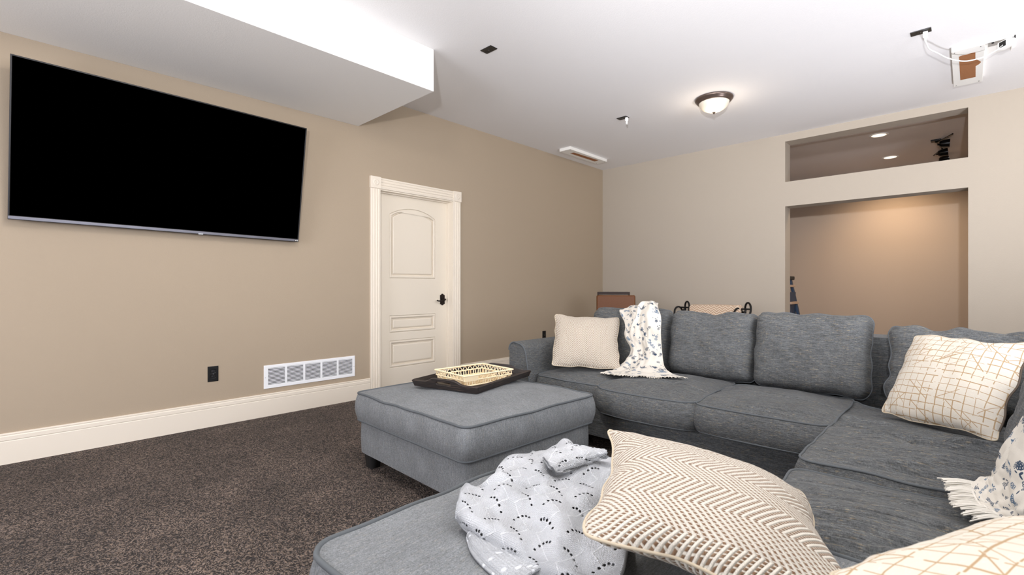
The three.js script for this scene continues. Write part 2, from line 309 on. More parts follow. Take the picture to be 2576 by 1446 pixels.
{
  outletPlate(thing('electrical_outlet', 'black duplex outlet on left wall below television', 'outlet', [xl, 0.399, -1.082], Math.PI / 2));
  outletPlate(thing('electrical_outlet', 'black outlet on left wall showing just above the sofa arm', 'outlet', [xl, 0.41, -5.04], Math.PI / 2));
  const c1 = thing('electrical_outlet', 'empty black outlet on ceiling near the end of the soffit', 'outlet', [-2.706, CH, -2.583], 0); c1.rotation.set(Math.PI / 2, 0, Math.PI / 2); outletPlate(c1);
  const c2 = thing('electrical_outlet', 'black ceiling outlet holding a short white plug, left of the dome lamp', 'outlet', [-2.735, CH, -4.637], 0); c2.rotation.set(Math.PI / 2, 0, Math.PI / 2); outletPlate(c2);
  const c3 = thing('electrical_outlet', 'black ceiling outlet with the white cord plugged in', 'outlet', [-0.247, CH, -4.566], 0); c3.rotation.set(Math.PI / 2, 0, Math.PI / 2); outletPlate(c3);
  const p2 = thing('plug_adapter', 'short white plug in the ceiling outlet left of the dome lamp', 'plug', [-2.69, CH - 0.006, -4.64]);
  obj('body', [rbox(0.027, 0.04, 0.03, 0.006, 0, -0.02, 0), new THREE.CylinderGeometry(0.010, 0.012, 0.03, 16).translate(0, -0.054, 0)], M.whitePlastic, p2);
  obj('socket_end', new THREE.CylinderGeometry(0.011, 0.010, 0.012, 16).translate(0, -0.074, 0), std(0xb8b7b4), p2);
}

// ---------------------------------------------------------------- return-air grille
{
  const W = 0.806, H = 0.192, g = thing('air_vent', 'white return air grille low on left wall above the baseboard', 'vent', [xl, 0.322, -1.85], Math.PI / 2);
  const s = rectPath(-W / 2, -H / 2, W / 2, H / 2, THREE.Shape), n = 5, x0 = -W / 2 + 0.033, x1 = W / 2 - 0.026, gap = 0.018, sw = (x1 - x0 - gap * (n - 1)) / n, y0 = -H / 2 + 0.03, y1 = H / 2 - 0.026;
  for (let i = 0; i < n; i++) s.holes.push(rectPath(x0 + i * (sw + gap), y0, x0 + i * (sw + gap) + sw, y1));
  const f = extrude(s, 0.004, 0.003, 2); obj('frame', f, M.grille, g);
  obj('dark_backing', box(W - 0.04, H - 0.03, 0.0015, 0, 0, 0.0008), M.dark, g);
  const k = 12, dy = (y1 - y0) / k;
  for (let i = 0; i < n; i++) for (let j = 0; j < k; j++) {
    const b = rbox(sw + 0.002, dy * 0.62, 0.0016, 0.0007, 0, 0, 0, 1); b.rotateX(0.3); b.translate(x0 + i * (sw + gap) + sw / 2, y0 + dy * (j + 0.5) + dy * 0.12, 0.0058);
    obj('slat', b, M.grille, g);
  }
  for (const sx of [-1, 1]) { const c = new THREE.SphereGeometry(0.0035, 12, 8); c.scale(1, 1, 0.5); c.translate(sx * (W / 2 - 0.011), -0.004, 0.007); obj('screw', c, M.steel, g); }
}

// ---------------------------------------------------------------- ceiling fixtures
{
  const l = thing('ceiling_lamp', 'flush dome ceiling lamp with frosted bowl and bronze rim', 'lamp', [-1.805, CH, -4.775]);
  obj('base_ring', lathe([[0.0, 0], [0.172, 0], [0.176, -0.006], [0.174, -0.016], [0.166, -0.026], [0.160, -0.030], [0.158, -0.036], [0.150, -0.044], [0.142, -0.047], [0.138, -0.045], [0.136, -0.036], [0.0, -0.03]], 64), std(0x6d5f58, { roughness: 0.35, metalness: 0.75 }), l);
  const glassM = new THREE.MeshPhysicalMaterial({ color: 0xe6dfd0, roughness: 0.45, emissive: 0xffe6bf, emissiveIntensity: 0.06, clearcoat: 0.4, clearcoatRoughness: 0.2 });
  obj('glass_bowl', lathe([[0.140, -0.040], [0.139, -0.05], [0.134, -0.066], [0.122, -0.085], [0.103, -0.103], [0.078, -0.118], [0.048, -0.130], [0.02, -0.136], [0, -0.137]], 64), glassM, l);
  obj('finial', lathe([[0, -0.133], [0.012, -0.134], [0.016, -0.139], [0.012, -0.143], [0.007, -0.146], [0.008, -0.151], [0.004, -0.157], [0, -0.158]], 24), M.bronze, l);
  const p = new THREE.PointLight(0xffecd4, 0.35, 0, 2); p.position.set(0, -0.2, 0); p.shadow.radius = 6; l.add(p);
}
// its twin above the frame, and two more added at the right as fill
for (const [x, z, cd, label] of [[-1.5, -0.7, 4.5, 'flush dome ceiling lamp above the frame, near the soffit'], [1.3, -0.9, 4, 'added flush dome fill lamp beyond the right edge, above the sofa return'], [1.3, -4.8, 3.5, 'added flush dome fill lamp beyond the right edge, near the back wall']]) {
  const l = scene.getObjectByName('ceiling_lamp').clone(); l.name = numbered('ceiling_lamp'); l.position.set(x, CH, z); scene.add(l);
  tag(l, label, 'lamp'); l.traverse(o => { if (o.isPointLight) { o.intensity = cd; o.color.set(0xfdf8f2); } });
}
const mdf = std(0x9c6840, { roughness: 0.95, bumpMap: peel, bumpScale: 0.002 });
{
  const a = thing('mounting_board', 'white mounting board with brown core showing, on ceiling in left corner', 'board', [-3.872, CH, -5.53], 0, 'ceiling boards');
  const mk = (g, w, t, d, patch, open) => {
    obj('panel', rbox(w, t, d, 0.003, 0, -t / 2, 0), std(0xefeee9, { roughness: 0.7 }), g);
    const e = extrude(polyShape(patch), 0.0012); e.rotateX(Math.PI / 2); e.translate(0, -t - 0.0001, 0); obj('torn_patch', metreUV(e), mdf, g, 'bare brown patch where the face is torn off');
    for (const [x, z] of [[-w / 2 + 0.018, d / 2 - 0.03], [w / 2 - 0.022, d / 2 - 0.03], [-w / 2 + 0.018, -d / 2 + 0.03], [w / 2 - 0.022, -d / 2 + 0.03]]) { const c = new THREE.CylinderGeometry(0.004, 0.004, 0.002, 10); c.translate(x, -t - 0.0008, z); obj('screw', c, M.blackMatte, g); }
  };
  mk(a, 0.178, 0.04, 0.884, [[-0.03, 0.283], [0.03, 0.28], [0.05, -0.28], [-0.022, -0.29]]);
  const b = thing('mounting_board', 'white mounting board with ragged brown torn patch, on ceiling beside the white adapter', 'board', [0.0, CH, -5.47], 0, 'ceiling boards');
  mk(b, 0.186, 0.04, 0.89, [[-0.05, 0.313], [-0.03, 0.325], [0.0, 0.318], [0.02, 0.33], [0.043, 0.321], [0.044, 0.178], [0.052, 0.15], [0.066, 0.115], [0.078, 0.07], [0.066, 0.03], [0.047, 0.0], [0.049, -0.28], [-0.047, -0.277]]);
  // silver bracket tray with the adapter and its cord
  const t = thing('bracket', 'white metal bracket with silver plate on ceiling right of torn board', 'bracket', [0.165, CH, -5.2]);
  obj('tray', [rbox(0.15, 0.004, 0.30, 0.001, 0.005, -0.003, -0.02), rbox(0.15, 0.02, 0.006, 0.001, 0.005, -0.012, 0.13), rbox(0.006, 0.016, 0.30, 0.001, 0.078, -0.01, -0.02)], M.white, t);
  obj('silver_plate', [box(0.085, 0.004, 0.085, -0.01, -0.007, 0.05)], M.steel, t);
  obj('clip', rbox(0.014, 0.008, 0.014, 0.002, -0.028, -0.012, 0.082), M.blackMatte, t); obj('clip', rbox(0.02, 0.02, 0.012, 0.002, 0.08, -0.018, 0.12), M.blackMatte, t);
  const ad = thing('power_adapter', 'white box adapter hanging below ceiling bracket', 'adapter', [0.205, CH - 0.028, -5.08]);
  ad.rotation.y = 0.7;
  obj('case', rbox(0.05, 0.055, 0.085, 0.006, 0, -0.03, 0), M.whitePlastic, ad);
  obj('port_face', rbox(0.004, 0.04, 0.05, 0.001, -0.025, -0.03, 0.0), M.blackMatte, ad);
  const cd = thing('cord', 'white cord looping below ceiling from outlet to the adapter', 'cord', [-0.222, CH - 0.006, -4.57]);
  const rel = ([x, y, z]) => V(x + 0.222, y - CH + 0.006, z + 4.57);
  obj('plug', [rbox(0.028, 0.045, 0.026, 0.004, 0, -0.024, 0), new THREE.CylinderGeometry(0.008, 0.005, 0.028, 12).translate(0, -0.06, 0)], M.whitePlastic, cd);
  obj('wire', tube([[-0.222, 2.85, -4.57], [-0.219, 2.835, -4.585], [-0.206, 2.822, -4.69], [-0.165, 2.82, -4.81], [-0.121, 2.818, -4.94], [-0.07, 2.815, -5.04], [-0.012, 2.812, -5.11], [0.05, 2.815, -5.13], [0.095, 2.82, -5.13], [0.135, 2.83, -5.11], [0.165, 2.838, -5.09], [0.19, 2.85, -5.06]].map(rel), 0.0045, false, 80, 8), M.whitePlastic, cd);
}
// recessed lights and spot track in the far room
for (const [i, [x, z]] of [[-0.785, -7.31], [-0.8, -8.66]].entries()) {
  const r = thing('recessed_light', i ? 'lit recessed light nearer the far wall, seen through upper opening' : 'lit recessed light nearer the dividing wall, seen through upper opening', 'light', [x, CH, z], 0, 'recessed lights');
  obj('trim_ring', lathe([[0.072, -0.001], [0.074, -0.006], [0.088, -0.007], [0.096, -0.004], [0.097, 0.0]], 40), M.white, r);
  obj('lens', lathe([[0, -0.003], [0.073, -0.003]], 32), new THREE.MeshStandardMaterial({ color: 0xfff3e0, emissive: 0xffe6c4, emissiveIntensity: 2.2 }), r);
  const s = new THREE.SpotLight(0xffdcb4, i ? 11 : 6, 0, 1.25, 0.7, 2); s.position.set(0, -0.02, 0); s.target.position.set(0, -2, i ? -0.15 : 0); s.shadow.radius = 5; r.add(s, s.target);
}
{
  const t = thing('track_light', 'black ceiling track with three swivel spots, seen through upper opening', 'light', [-0.24, CH, -8.3]);
  const gloss = std(0x0b0b0c, { roughness: 0.2, metalness: 0.5 });
  obj('canopy', [rbox(0.1, 0.02, 0.1, 0.008, -0.05, -0.01, 0.25)], gloss, t);
  obj('rail', [rod([-0.04, -0.035, 0.25], [0.11, -0.035, 0.58], 0.009), rod([-0.04, -0.035, 0.25], [0.0, -0.035, -0.15], 0.009), rod([0.0, -0.035, -0.15], [-0.1, -0.035, -0.5], 0.009), rod([-0.05, 0, 0.25], [-0.05, -0.035, 0.25], 0.012)], gloss, t);
  for (const [x, z, a] of [[0.03, 0.25, 0.5], [0.0, -0.28, 0.35], [0.0, -0.72, 0.15]]) {
    const h = new THREE.Group(); h.name = 'spot_head'; h.position.set(x, -0.06, z); h.rotation.set(0.5, 0, -1.15 - a); t.add(h);
    obj('shade', lathe([[0.0, -0.05], [0.03, -0.05], [0.045, -0.03], [0.052, 0.05], [0.050, 0.05], [0.043, -0.026], [0, -0.04]], 28), gloss, h);
    obj('lamp_face', lathe([[0, 0.038], [0.047, 0.038]], 24), std(0xd8d8dc, { roughness: 0.25 }), h);
    obj('stem', rod([0, -0.04, 0], [0.0, -0.06, 0.03], 0.01), gloss, h);
  }
}

// ---------------------------------------------------------------- soft furnishing geometry
function planMap(x, z, hx, hz, r) {
  const cx = clamp(x, -(hx - r), hx - r), cz = clamp(z, -(hz - r), hz - r); let dx = x - cx, dz = z - cz;
  const m = Math.max(Math.abs(dx), Math.abs(dz)), l = Math.hypot(dx, dz); if (l > 1e-9) { dx *= m / l; dz *= m / l; } return [cx + dx, cz + dz];
}
function gridGeo(nu, nv, fn, flip) {       // fn(u,v) in [0,1] -> [Vector3, uvx, uvy]
  const pos = [], uv = [], idx = [];
  for (let j = 0; j <= nv; j++) for (let i = 0; i <= nu; i++) { const [p, a, b] = fn(i / nu, j / nv); pos.push(p.x, p.y, p.z); uv.push(a, b); }
  for (let j = 0; j < nv; j++) for (let i = 0; i < nu; i++) { const a = j * (nu + 1) + i, b = a + 1, c = a + nu + 1, d = c + 1; if (flip) idx.push(a, c, b, b, c, d); else idx.push(a, b, c, b, d, c); }
  const g = new THREE.BufferGeometry(); g.setAttribute('position', new THREE.Float32BufferAttribute(pos, 3)); g.setAttribute('uv', new THREE.Float32BufferAttribute(uv, 2)); g.setIndex(idx); g.computeVertexNormals(); return g;
}
const perim = (t) => { t = ((t % 4) + 4) % 4; if (t < 1) return [-1 + 2 * t, 1]; if (t < 2) return [1, 1 - 2 * (t - 1)]; if (t < 3) return [1 - 2 * (t - 2), -1]; return [-1, -1 + 2 * (t - 3)]; };
// boxed cushion: W x H x D standing on y = 0; o: r crown bulge seed wr (wrinkle metres) wf [fx,fz] warp(p, top) swap
function creases(seed, n) {
  let q = seed * 7919 + 13; const rr = () => { q = (q * 1664525 + 1013904223) >>> 0; return q / 4294967296; }; const L = [];
  for (let i = 0; i < n; i++) L.push([(rr() - 0.5) * 1.1, (rr() - 0.5) * 0.26, 0.006 + rr() * 0.009, (rr() < 0.6 ? -1 : 1) * (0.006 + rr() * 0.011), (rr() - 0.5) * 0.6, 0.12 + rr() * 0.3, rr() * 6]);
  return (x, z) => { let s = 0; for (const [z0, k, w, A, x0, l, p] of L) s += A * Math.exp(-(((z - z0 - k * x - 0.012 * Math.sin(x * 9 + p)) / w) ** 2)) * Math.exp(-(((x - x0) / l) ** 2)); return s; };
}
function boxCushion(W, H, D, o = {}) {
  const { r = 0.06, crown = 0.03, bulge = 0.012, seed = 0, wr = 0.004, wf = [3, 14], warp, swap = false, cp = 2.6, edge = 0.006, cr = 0 } = o;
  const CR = cr ? creases(seed, cr) : null;
  const hx = W / 2, hz = D / 2;
  const P = (sx, sy, sz, top) => {
    let [px, pz] = planMap(sx * hx, sz * hz, hx, hz, r), y = (sy + 1) / 2 * H;
    const b = bulge * (1 - sy * sy); px *= 1 + b / hx; pz *= 1 + b / hz;
    const e = edge * N3(px * 7 + seed, pz * 7, seed * 1.7); const ps = 1 + (sy > -0.99 ? 1 : 0.4) * e / Math.min(hx, hz); px *= ps; pz *= ps;
    y += (sy > 0 ? sy : 0) * edge * 1.2 * N3(px * 5 + seed, 3.3, pz * 5);
    if (top) { const q = (1 - Math.abs(sx) ** cp) * (1 - Math.abs(sz) ** cp); y += crown * q; if (CR) y += Math.min(1, q * 5) * CR(px, pz); y += Math.min(1, q * 5) * wr * (fbm(px * wf[0] + seed, pz * wf[1], seed, 3) + 0.5 * N3(px * 4, pz * 4, seed + 9)); }
    else y += 0, px += 0.25 * wr * N3(px * 9, y * 14, pz * 9 + seed), pz += 0.25 * wr * N3(px * 9, y * 14 + 5, pz * 9 + seed);
    const p = V(px, y, pz); if (warp) warp(p, sx, sy, sz); return p;
  };
  const nx = Math.max(12, Math.round(W / 0.014)), nz = Math.max(12, Math.round(D / (CR ? 0.0035 : 0.014)));
  const topG = gridGeo(nx, nz, (u, v) => { const p = P(u * 2 - 1, 1, v * 2 - 1, true); return swap ? [p, p.z, p.x] : [p, p.x, p.z]; }, true);
  const n = 4 * 40, sideG = gridGeo(n, 10, (u, v) => { const [sx, sz] = perim(u * 4 + 2.5); const p = P(sx, v * 2 - 1, sz, false); return o.vert ? [p, p.y, u * 2 * (W + D)] : [p, u * 2 * (W + D), p.y]; }, false);
  const botG = gridGeo(12, 12, (u, v) => { const p = P(u * 2 - 1, -1, v * 2 - 1, false); return [p, p.x, p.z]; }, false);
  const ring = (sy, off) => { const a = []; for (let i = 0; i < 120; i++) { const [sx, sz] = perim(i / 30); const p = P(sx, sy, sz, false); p.y += off; a.push(p); } return new THREE.TubeGeometry(new THREE.CatmullRomCurve3(a, true), 240, o.pipe || 0.0048, 8, true); };
  return { body: join([topG, sideG, botG]), top: ring(1, 0), bottom: ring(-1, 0.004), P };
}
// knife-edge pillow lying in its own xy plane, z is thickness
function pillowGeo(W, H, Tk, o = {}) {
  const { r = 0.03, k = 0.05, a = 2.3, b = 0.6, seed = 0, wr = 0.004, front = 1, back = 1, warp, n = 64, seam = 0.0028, ear = 0.35, uvs = 1, swap = false, edge = 0.006 } = o;
  const P = (u, v, s) => {
    let [px, py] = planMap(u * W / 2, v * H / 2, W / 2, H / 2, r);
    px -= Math.sign(u) * k * W / 2 * Math.abs(u) ** 2 * (1 - v * v); py -= Math.sign(v) * k * H / 2 * Math.abs(v) ** 2 * (1 - u * u);
    px += edge * N3(py * 11 + seed, px * 3, 1) * Math.abs(u) ** 3; py += edge * N3(px * 11 + seed, py * 3, 7) * Math.abs(v) ** 3;
    const f = Math.max(0, (1 - Math.abs(u) ** a) * (1 - Math.abs(v) ** a)) ** b, e = sstep(0, 0.3, f);
    let z = s * Tk / 2 * f * (s > 0 ? front : back) + s * e * wr * fbm(px * 6 + seed, py * 6, s * 3 + seed, 4) + s * (1 - e) * e * 4 * wr * N3(px * 25 + seed, py * 25, s);
    const p = V(px, py, z); p.userUV = [px * uvs, py * uvs]; if (warp) warp(p, u, v, s); return p;
  };
  const face = (s) => gridGeo(n, n, (u, v) => { const p = P(u * 2 - 1, v * 2 - 1, s); return swap ? [p, p.userUV[1], p.userUV[0]] : [p, ...p.userUV]; }, s < 0);
  const pts = []; for (let i = 0; i < 160; i++) { const [u, v] = perim(i / 40); pts.push(P(u, v, 0.0001)); }
  const sg = new THREE.TubeGeometry(new THREE.CatmullRomCurve3(pts, true), 320, seam, 8, true);
  return { body: join([face(1), face(-1)]), seam: sg, P };
}
function setBasis(o, origin, ex, ey, ez) { o.matrix.makeBasis(ex, ey, ez).setPosition(origin); o.matrix.decompose(o.position, o.quaternion, o.scale); }
// cloth through a lattice of points; rows run down, columns across
function clothGeo(rows, nu, nv, thick, disp, uvScale) {
  const R = rows.length, C = rows[0].length, cr = (a, b, c, d, t) => 0.5 * (2 * b + (c - a) * t + (2 * a - 5 * b + 4 * c - d) * t * t + (3 * b - a - 3 * c + d) * t * t * t);
  const at = (i, j, k) => rows[clamp(i, 0, R - 1)][clamp(j, 0, C - 1)][k];
  const S = (u, v) => { const x = u * (C - 1), y = v * (R - 1), j = Math.min(C - 2, Math.floor(x)), i = Math.min(R - 2, Math.floor(y)), fx = x - j, fy = y - i, o = [];
    for (let k = 0; k < 3; k++) { const q = [-1, 0, 1, 2].map(di => cr(at(i + di, j - 1, k), at(i + di, j, k), at(i + di, j + 1, k), at(i + di, j + 2, k), fx)); o.push(cr(q[0], q[1], q[2], q[3], fy)); } return V(...o); };
  let lu = 0, lv = 0; for (let i = 0; i < 20; i++) { lu += S(i / 20, 0.5).distanceTo(S((i + 1) / 20, 0.5)); lv += S(0.5, i / 20).distanceTo(S(0.5, (i + 1) / 20)); }
  if (uvScale) { lu = uvScale[0]; lv = uvScale[1]; }
  const base = gridGeo(nu, nv, (u, v) => [S(u, v), u * lu, v * lv]); const P0 = base.attributes.position, N0 = base.attributes.normal, w = nu + 1;
  const mid = (i, j) => { const q = j * w + i, p = V(P0.getX(q), P0.getY(q), P0.getZ(q)), n = V(N0.getX(q), N0.getY(q), N0.getZ(q)); const d = disp ? disp(i / nu, j / nv, p) : 0; return p.addScaledVector(n, d); };
  const shell = gridGeo(nu, nv, (u, v) => [mid(Math.round(u * nu), Math.round(v * nv)), u * lu, v * lv]); const N1 = shell.attributes.normal, P1 = shell.attributes.position;
  const side = (s) => gridGeo(nu, nv, (u, v) => { const q = Math.round(v * nv) * w + Math.round(u * nu); return [V(P1.getX(q), P1.getY(q), P1.getZ(q)).addScaledVector(V(N1.getX(q), N1.getY(q), N1.getZ(q)), s * thick / 2), u * lu, v * lv]; }, s < 0);
  const rimPts = []; for (let i = 0; i <= nu; i++) rimPts.push([i, 0]); for (let j = 1; j <= nv; j++) rimPts.push([nu, j]); for (let i = nu - 1; i >= 0; i--) rimPts.push([i, nv]); for (let j = nv - 1; j > 0; j--) rimPts.push([0, j]);
  const rp = rimPts.map(([i, j]) => { const q = j * w + i; return V(P1.getX(q), P1.getY(q), P1.getZ(q)); });
  const rim = new THREE.TubeGeometry(new THREE.CatmullRomCurve3(rp, true, 'catmullrom', 0.3), rp.length * 2, thick * 0.62, 6, true);
  { const uvr = rim.attributes.uv; for (let i = 0; i < uvr.count; i++) uvr.setXY(i, uvr.getX(i) * (lu + lv) * 2, uvr.getY(i) * thick * 4); }
  return { geo: join([side(1), side(-1)]), rim, S, mid: (u, v) => mid(Math.round(u * nu), Math.round(v * nv)) };
}

// ---------------------------------------------------------------- ottoman
const addCushion = (parent, name, c, mat, pos, turn = 0, lower = true) => {
  const m = obj(name, c.body, mat, parent); m.position.set(...pos); m.rotation.y = turn;
  obj('piping', lower ? [c.top, c.bottom] : [c.top], M.piping, m); return m;
};
{
  const o = thing('ottoman', 'square grey upholstered ottoman holding the dark wood tray', 'ottoman', [-2.095, 0, -1.878], -0.035);
  const W = 1.03, D = 0.96;
  addCushion(o, 'cushion', boxCushion(W, 0.158, D, { vert: true, r: 0.05, crown: 0.046, bulge: 0.016, seed: 3, wr: 0.003, wf: [5, 5], cp: 2.2, pipe: 0.0065 }), M.sofaPlain, [0, 0.282, 0]);
  const bs = boxCushion(W - 0.03, 0.186, D - 0.03, { vert: true, r: 0.045, crown: 0, bulge: 0.003, seed: 4, wr: 0.002, edge: 0.002 });
  obj('base', bs.body, M.sofaPlain, o).position.set(0, 0.095, 0);
  for (const [x, z] of [[-1, 1], [1, 1], [-1, -1], [1, -1]]) { const g = new THREE.CylinderGeometry(0.055, 0.04, 0.1, 4, 1); g.rotateY(Math.PI / 4); g.translate(x * (W / 2 - 0.075), 0.05, z * (D / 2 - 0.075)); obj('leg', g, M.blackMatte, o, 'black tapered block leg'); }
}

// ---------------------------------------------------------------- sectional sofa
const sofa = thing('sectional_sofa', 'large grey fabric corner sofa with chaise and loose cushions', 'sofa', [-0.9, 0, -2.2]);
const sp = (x, y, z) => [x + 0.9, y, z + 2.2];
{
  const baseBox = (name, x0, x1, z0, z1, y0, y1, seed, r = 0.03) => { const c = boxCushion(x1 - x0, y1 - y0, z1 - z0, { r, crown: 0, bulge: 0.003, seed, wr: 0.0015, edge: 0.002 }); const m = obj(name, c.body, M.sofa, sofa); m.position.set(...sp((x0 + x1) / 2, y0, (z0 + z1) / 2)); return m; };
  baseBox('base', -2.3, 0.42, -3.5, -2.62, 0.1, 0.29, 21);                       // long run
  baseBox('base', -0.43, 0.42, -2.62, -0.52, 0.1, 0.29, 22);                     // return on the right
  baseBox('chaise_base', -1.12, -0.43, -1.29, -0.5, 0.08, 0.29, 23);
  baseBox('back_frame', -2.48, 0.62, -3.66, -3.42, 0.1, 0.775, 24, 0.04);
  baseBox('back_frame', 0.42, 0.64, -3.42, -0.5, 0.1, 0.775, 25, 0.04);
  // left arm: shelter arm with a curved inner edge
  { const s = new THREE.Shape(); s.moveTo(-0.115, 0.1); s.lineTo(-0.115, 0.60); s.quadraticCurveTo(-0.113, 0.658, -0.06, 0.662); s.lineTo(-0.02, 0.655); s.bezierCurveTo(0.05, 0.645, 0.055, 0.60, 0.068, 0.53); s.bezierCurveTo(0.085, 0.42, 0.10, 0.38, 0.105, 0.1); s.closePath();
    const g = extrude(s, 0.86, 0.012, 4, 20); g.translate(0, 0, -0.86); const m = obj('arm', metreUV(g), M.sofa, sofa); m.position.set(...sp(-2.365, 0, -2.585));
    const pts = s.getPoints(16).filter(p => p.y > 0.12).map(p => V(p.x * 0.97, p.y - 0.004, 0.0125)); obj('piping', new THREE.TubeGeometry(new THREE.CatmullRomCurve3(pts), 120, 0.0055, 8), M.piping, m); }
  for (const [x, z] of [[-2.4, -2.66], [-2.4, -3.55], [-0.5, -2.7], [0.3, -3.55], [0.5, -0.6], [-1.05, -0.57], [-1.05, -1.22], [0.3, -1.3]]) { const g = new THREE.CylinderGeometry(0.05, 0.038, 0.1, 4, 1); g.rotateY(Math.PI / 4); g.translate(0, 0.05, 0); const m = obj('leg', g, M.blackMatte, sofa, 'black block leg'); m.position.set(...sp(x, 0, z)); }
  // seats on the long run
  const sagFront = (amt) => (p, sx, sy, sz) => { p.z += amt * sstep(0.2, 1, sz) * (1 - sx * sx * 0.75); p.y -= 0.012 * sstep(0.5, 1, sz) * (1 + sy) / 2; };
  addCushion(sofa, 'seat_cushion', boxCushion(0.575, 0.148, 0.62, { r: 0.045, crown: 0.034, bulge: 0.014, seed: 31, cr: 14, wr: 0.006, wf: [4, 9], warp: sagFront(0.01) }), M.sofa, sp(-1.968, 0.292, -2.935));
  addCushion(sofa, 'seat_cushion', boxCushion(0.635, 0.165, 0.67, { r: 0.075, crown: 0.042, bulge: 0.024, seed: 32, cr: 14, wr: 0.007, wf: [4, 9], warp: sagFront(0.05) }), M.sofa, sp(-1.375, 0.288, -2.87));
  addCushion(sofa, 'seat_cushion', boxCushion(0.63, 0.160, 0.64, { r: 0.06, crown: 0.038, bulge: 0.02, seed: 33, cr: 14, wr: 0.006, wf: [4, 9], warp: sagFront(0.04) }), M.sofa, sp(-0.755, 0.29, -2.87));
  // corner seat, return seat, chaise
  addCushion(sofa, 'seat_cushion', boxCushion(0.86, 0.155, 1.19, { r: 0.05, crown: 0.034, bulge: 0.018, seed: 34, cr: 40, wr: 0.012, wf: [2.2, 11], warp: (p, sx, sy, sz) => { if (sy > 0) { const d = p.z - (0.19 + 0.435 * p.x), w = 1 - Math.abs(sx) ** 8; p.y -= w * (0.026 * sstep(0.02, -0.03, d) + 0.05 * Math.exp(-((d / 0.015) ** 2)) + 0.024 * Math.exp(-(((d + 0.13) / 0.012) ** 2))); } } }), M.sofa, sp(-0.015, 0.29, -2.552));
  addCushion(sofa, 'seat_cushion', boxCushion(0.85, 0.155, 0.632, { r: 0.05, crown: 0.034, bulge: 0.016, seed: 35, cr: 36, wr: 0.012, wf: [2.2, 13] }), M.sofa, sp(-0.02, 0.262, -1.628), 0.02);
  addCushion(sofa, 'chaise_cushion', boxCushion(1.58, 0.16, 0.80, { r: 0.07, crown: 0.03, bulge: 0.014, seed: 36, vert: true, wr: 0.004, wf: [7, 3], swap: true, pipe: 0.007 }), M.sofaPlain, sp(-0.345, 0.288, -0.895), 0.02);
  // loose back cushions
  const backCushion = (W, H, Tk, seed, pos, lean, turn, o = {}) => {
    const c = pillowGeo(W, H, Tk, { r: 0.05, k: 0.012, a: 6, b: 0.40, seed, wr: 0.012, seam: 0.0045, front: 1.05, back: 0.9, edge: 0.014, n: 56, ...o });
    const m = obj('back_cushion', c.body, M.sofa, sofa); m.position.set(...sp(...pos)); m.rotation.order = 'YXZ'; m.rotation.set(-lean, turn, o.roll || 0);
    obj('piping', c.seam, M.piping, m); return m;
  };
  backCushion(0.66, 0.47, 0.24, 41, [-1.87, 0.665, -3.29], 0.22, 0);
  backCushion(0.57, 0.45, 0.25, 42, [-1.25, 0.67, -3.285], 0.24, 0, { warp: (p, u, v) => { if (v > 0) p.y -= 0.02 * Math.exp(-(((u + 0.05) / 0.25) ** 2)) * v; } });
  backCushion(0.60, 0.46, 0.25, 43, [-0.675, 0.675, -3.27], 0.22, -0.03);
  backCushion(0.72, 0.42, 0.21, 44, [0.04, 0.655, -3.2], 0.26, 0.0, { k: 0.06, edge: 0.03, ear: 0.6 });
  backCushion(1.0, 0.44, 0.26, 45, [0.25, 0.655, -1.99], 0.22, -Math.PI / 2);
  backCushion(0.9, 0.44, 0.26, 46, [0.30, 0.655, -0.98], 0.22, -Math.PI / 2);
}

// ---------------------------------------------------------------- patterned cloth
function canvasTex(w, h, draw, mw, mh, srgb = true) { const c = document.createElement('canvas'); c.width = w; c.height = h; draw(c.getContext('2d'), w, h); return finishTex(new THREE.CanvasTexture(c), mw, mh, srgb); }
// chevron weave: thick cream cords with tan stitches between
function chevron(colW, per, slope, n, c0, c1) {
  const mw = colW * 2, mh = per * n, g = pnoise(200, 200, 71), s = pnoise(90, 90, 72);
  const f = (u, v) => {
    const x = u * mw, y = v * mh, tri = Math.abs(((x / colW) % 2 + 2) % 2 - 1) * colW, ph = (((y + tri * slope) / per) % 1 + 1) % 1;
    const cord = Math.sin(Math.PI * clamp(ph / 0.56, 0, 1)), al = (((x / 0.0056) % 1) + 1) % 1, st = ph > 0.56 ? Math.sin(Math.PI * (ph - 0.56) / 0.44) * (0.35 + 0.65 * Math.abs(Math.sin(Math.PI * al))) : 0;
    return [cord, st, al, ph];
  };
  const map = dataTex(1024, 1024, (u, v) => { const [cord, st, al, ph] = f(u, v), nz = 0.9 + 0.2 * g(u, v), tan = sstep(0.5, 0.6, ph) * sstep(1.0, 0.95, ph) * sstep(0.3, 0.6, Math.abs(Math.sin(Math.PI * al))), t = sstep(0.1, 0.9, s(u, v)) * 0.25 + 0.85;
    return [lerp(c0[0], c1[0], tan * t) * nz, lerp(c0[1], c1[1], tan * t) * nz, lerp(c0[2], c1[2], tan * t) * nz]; }, mw, mh, true);
  const bump = dataTex(1024, 1024, (u, v) => { const [cord, st] = f(u, v), k = 40 + 190 * Math.max(cord, st * 0.45) + 25 * (g(u, v) - 0.5); return [k, k, k]; }, mw, mh, false);
  return std(0xffffff, { map, bumpMap: bump, bumpScale: 0.003, roughness: 0.95 });
}
M.chevron = chevron(0.064, 0.0142, 0.95, 8, [206, 200, 188], [118, 92, 70]);
M.chevronFine = chevron(0.049, 0.0145, 1.25, 8, [210, 202, 188], [140, 114, 90]);
M.cream = std(0xbfb29c, { roughness: 0.95 });
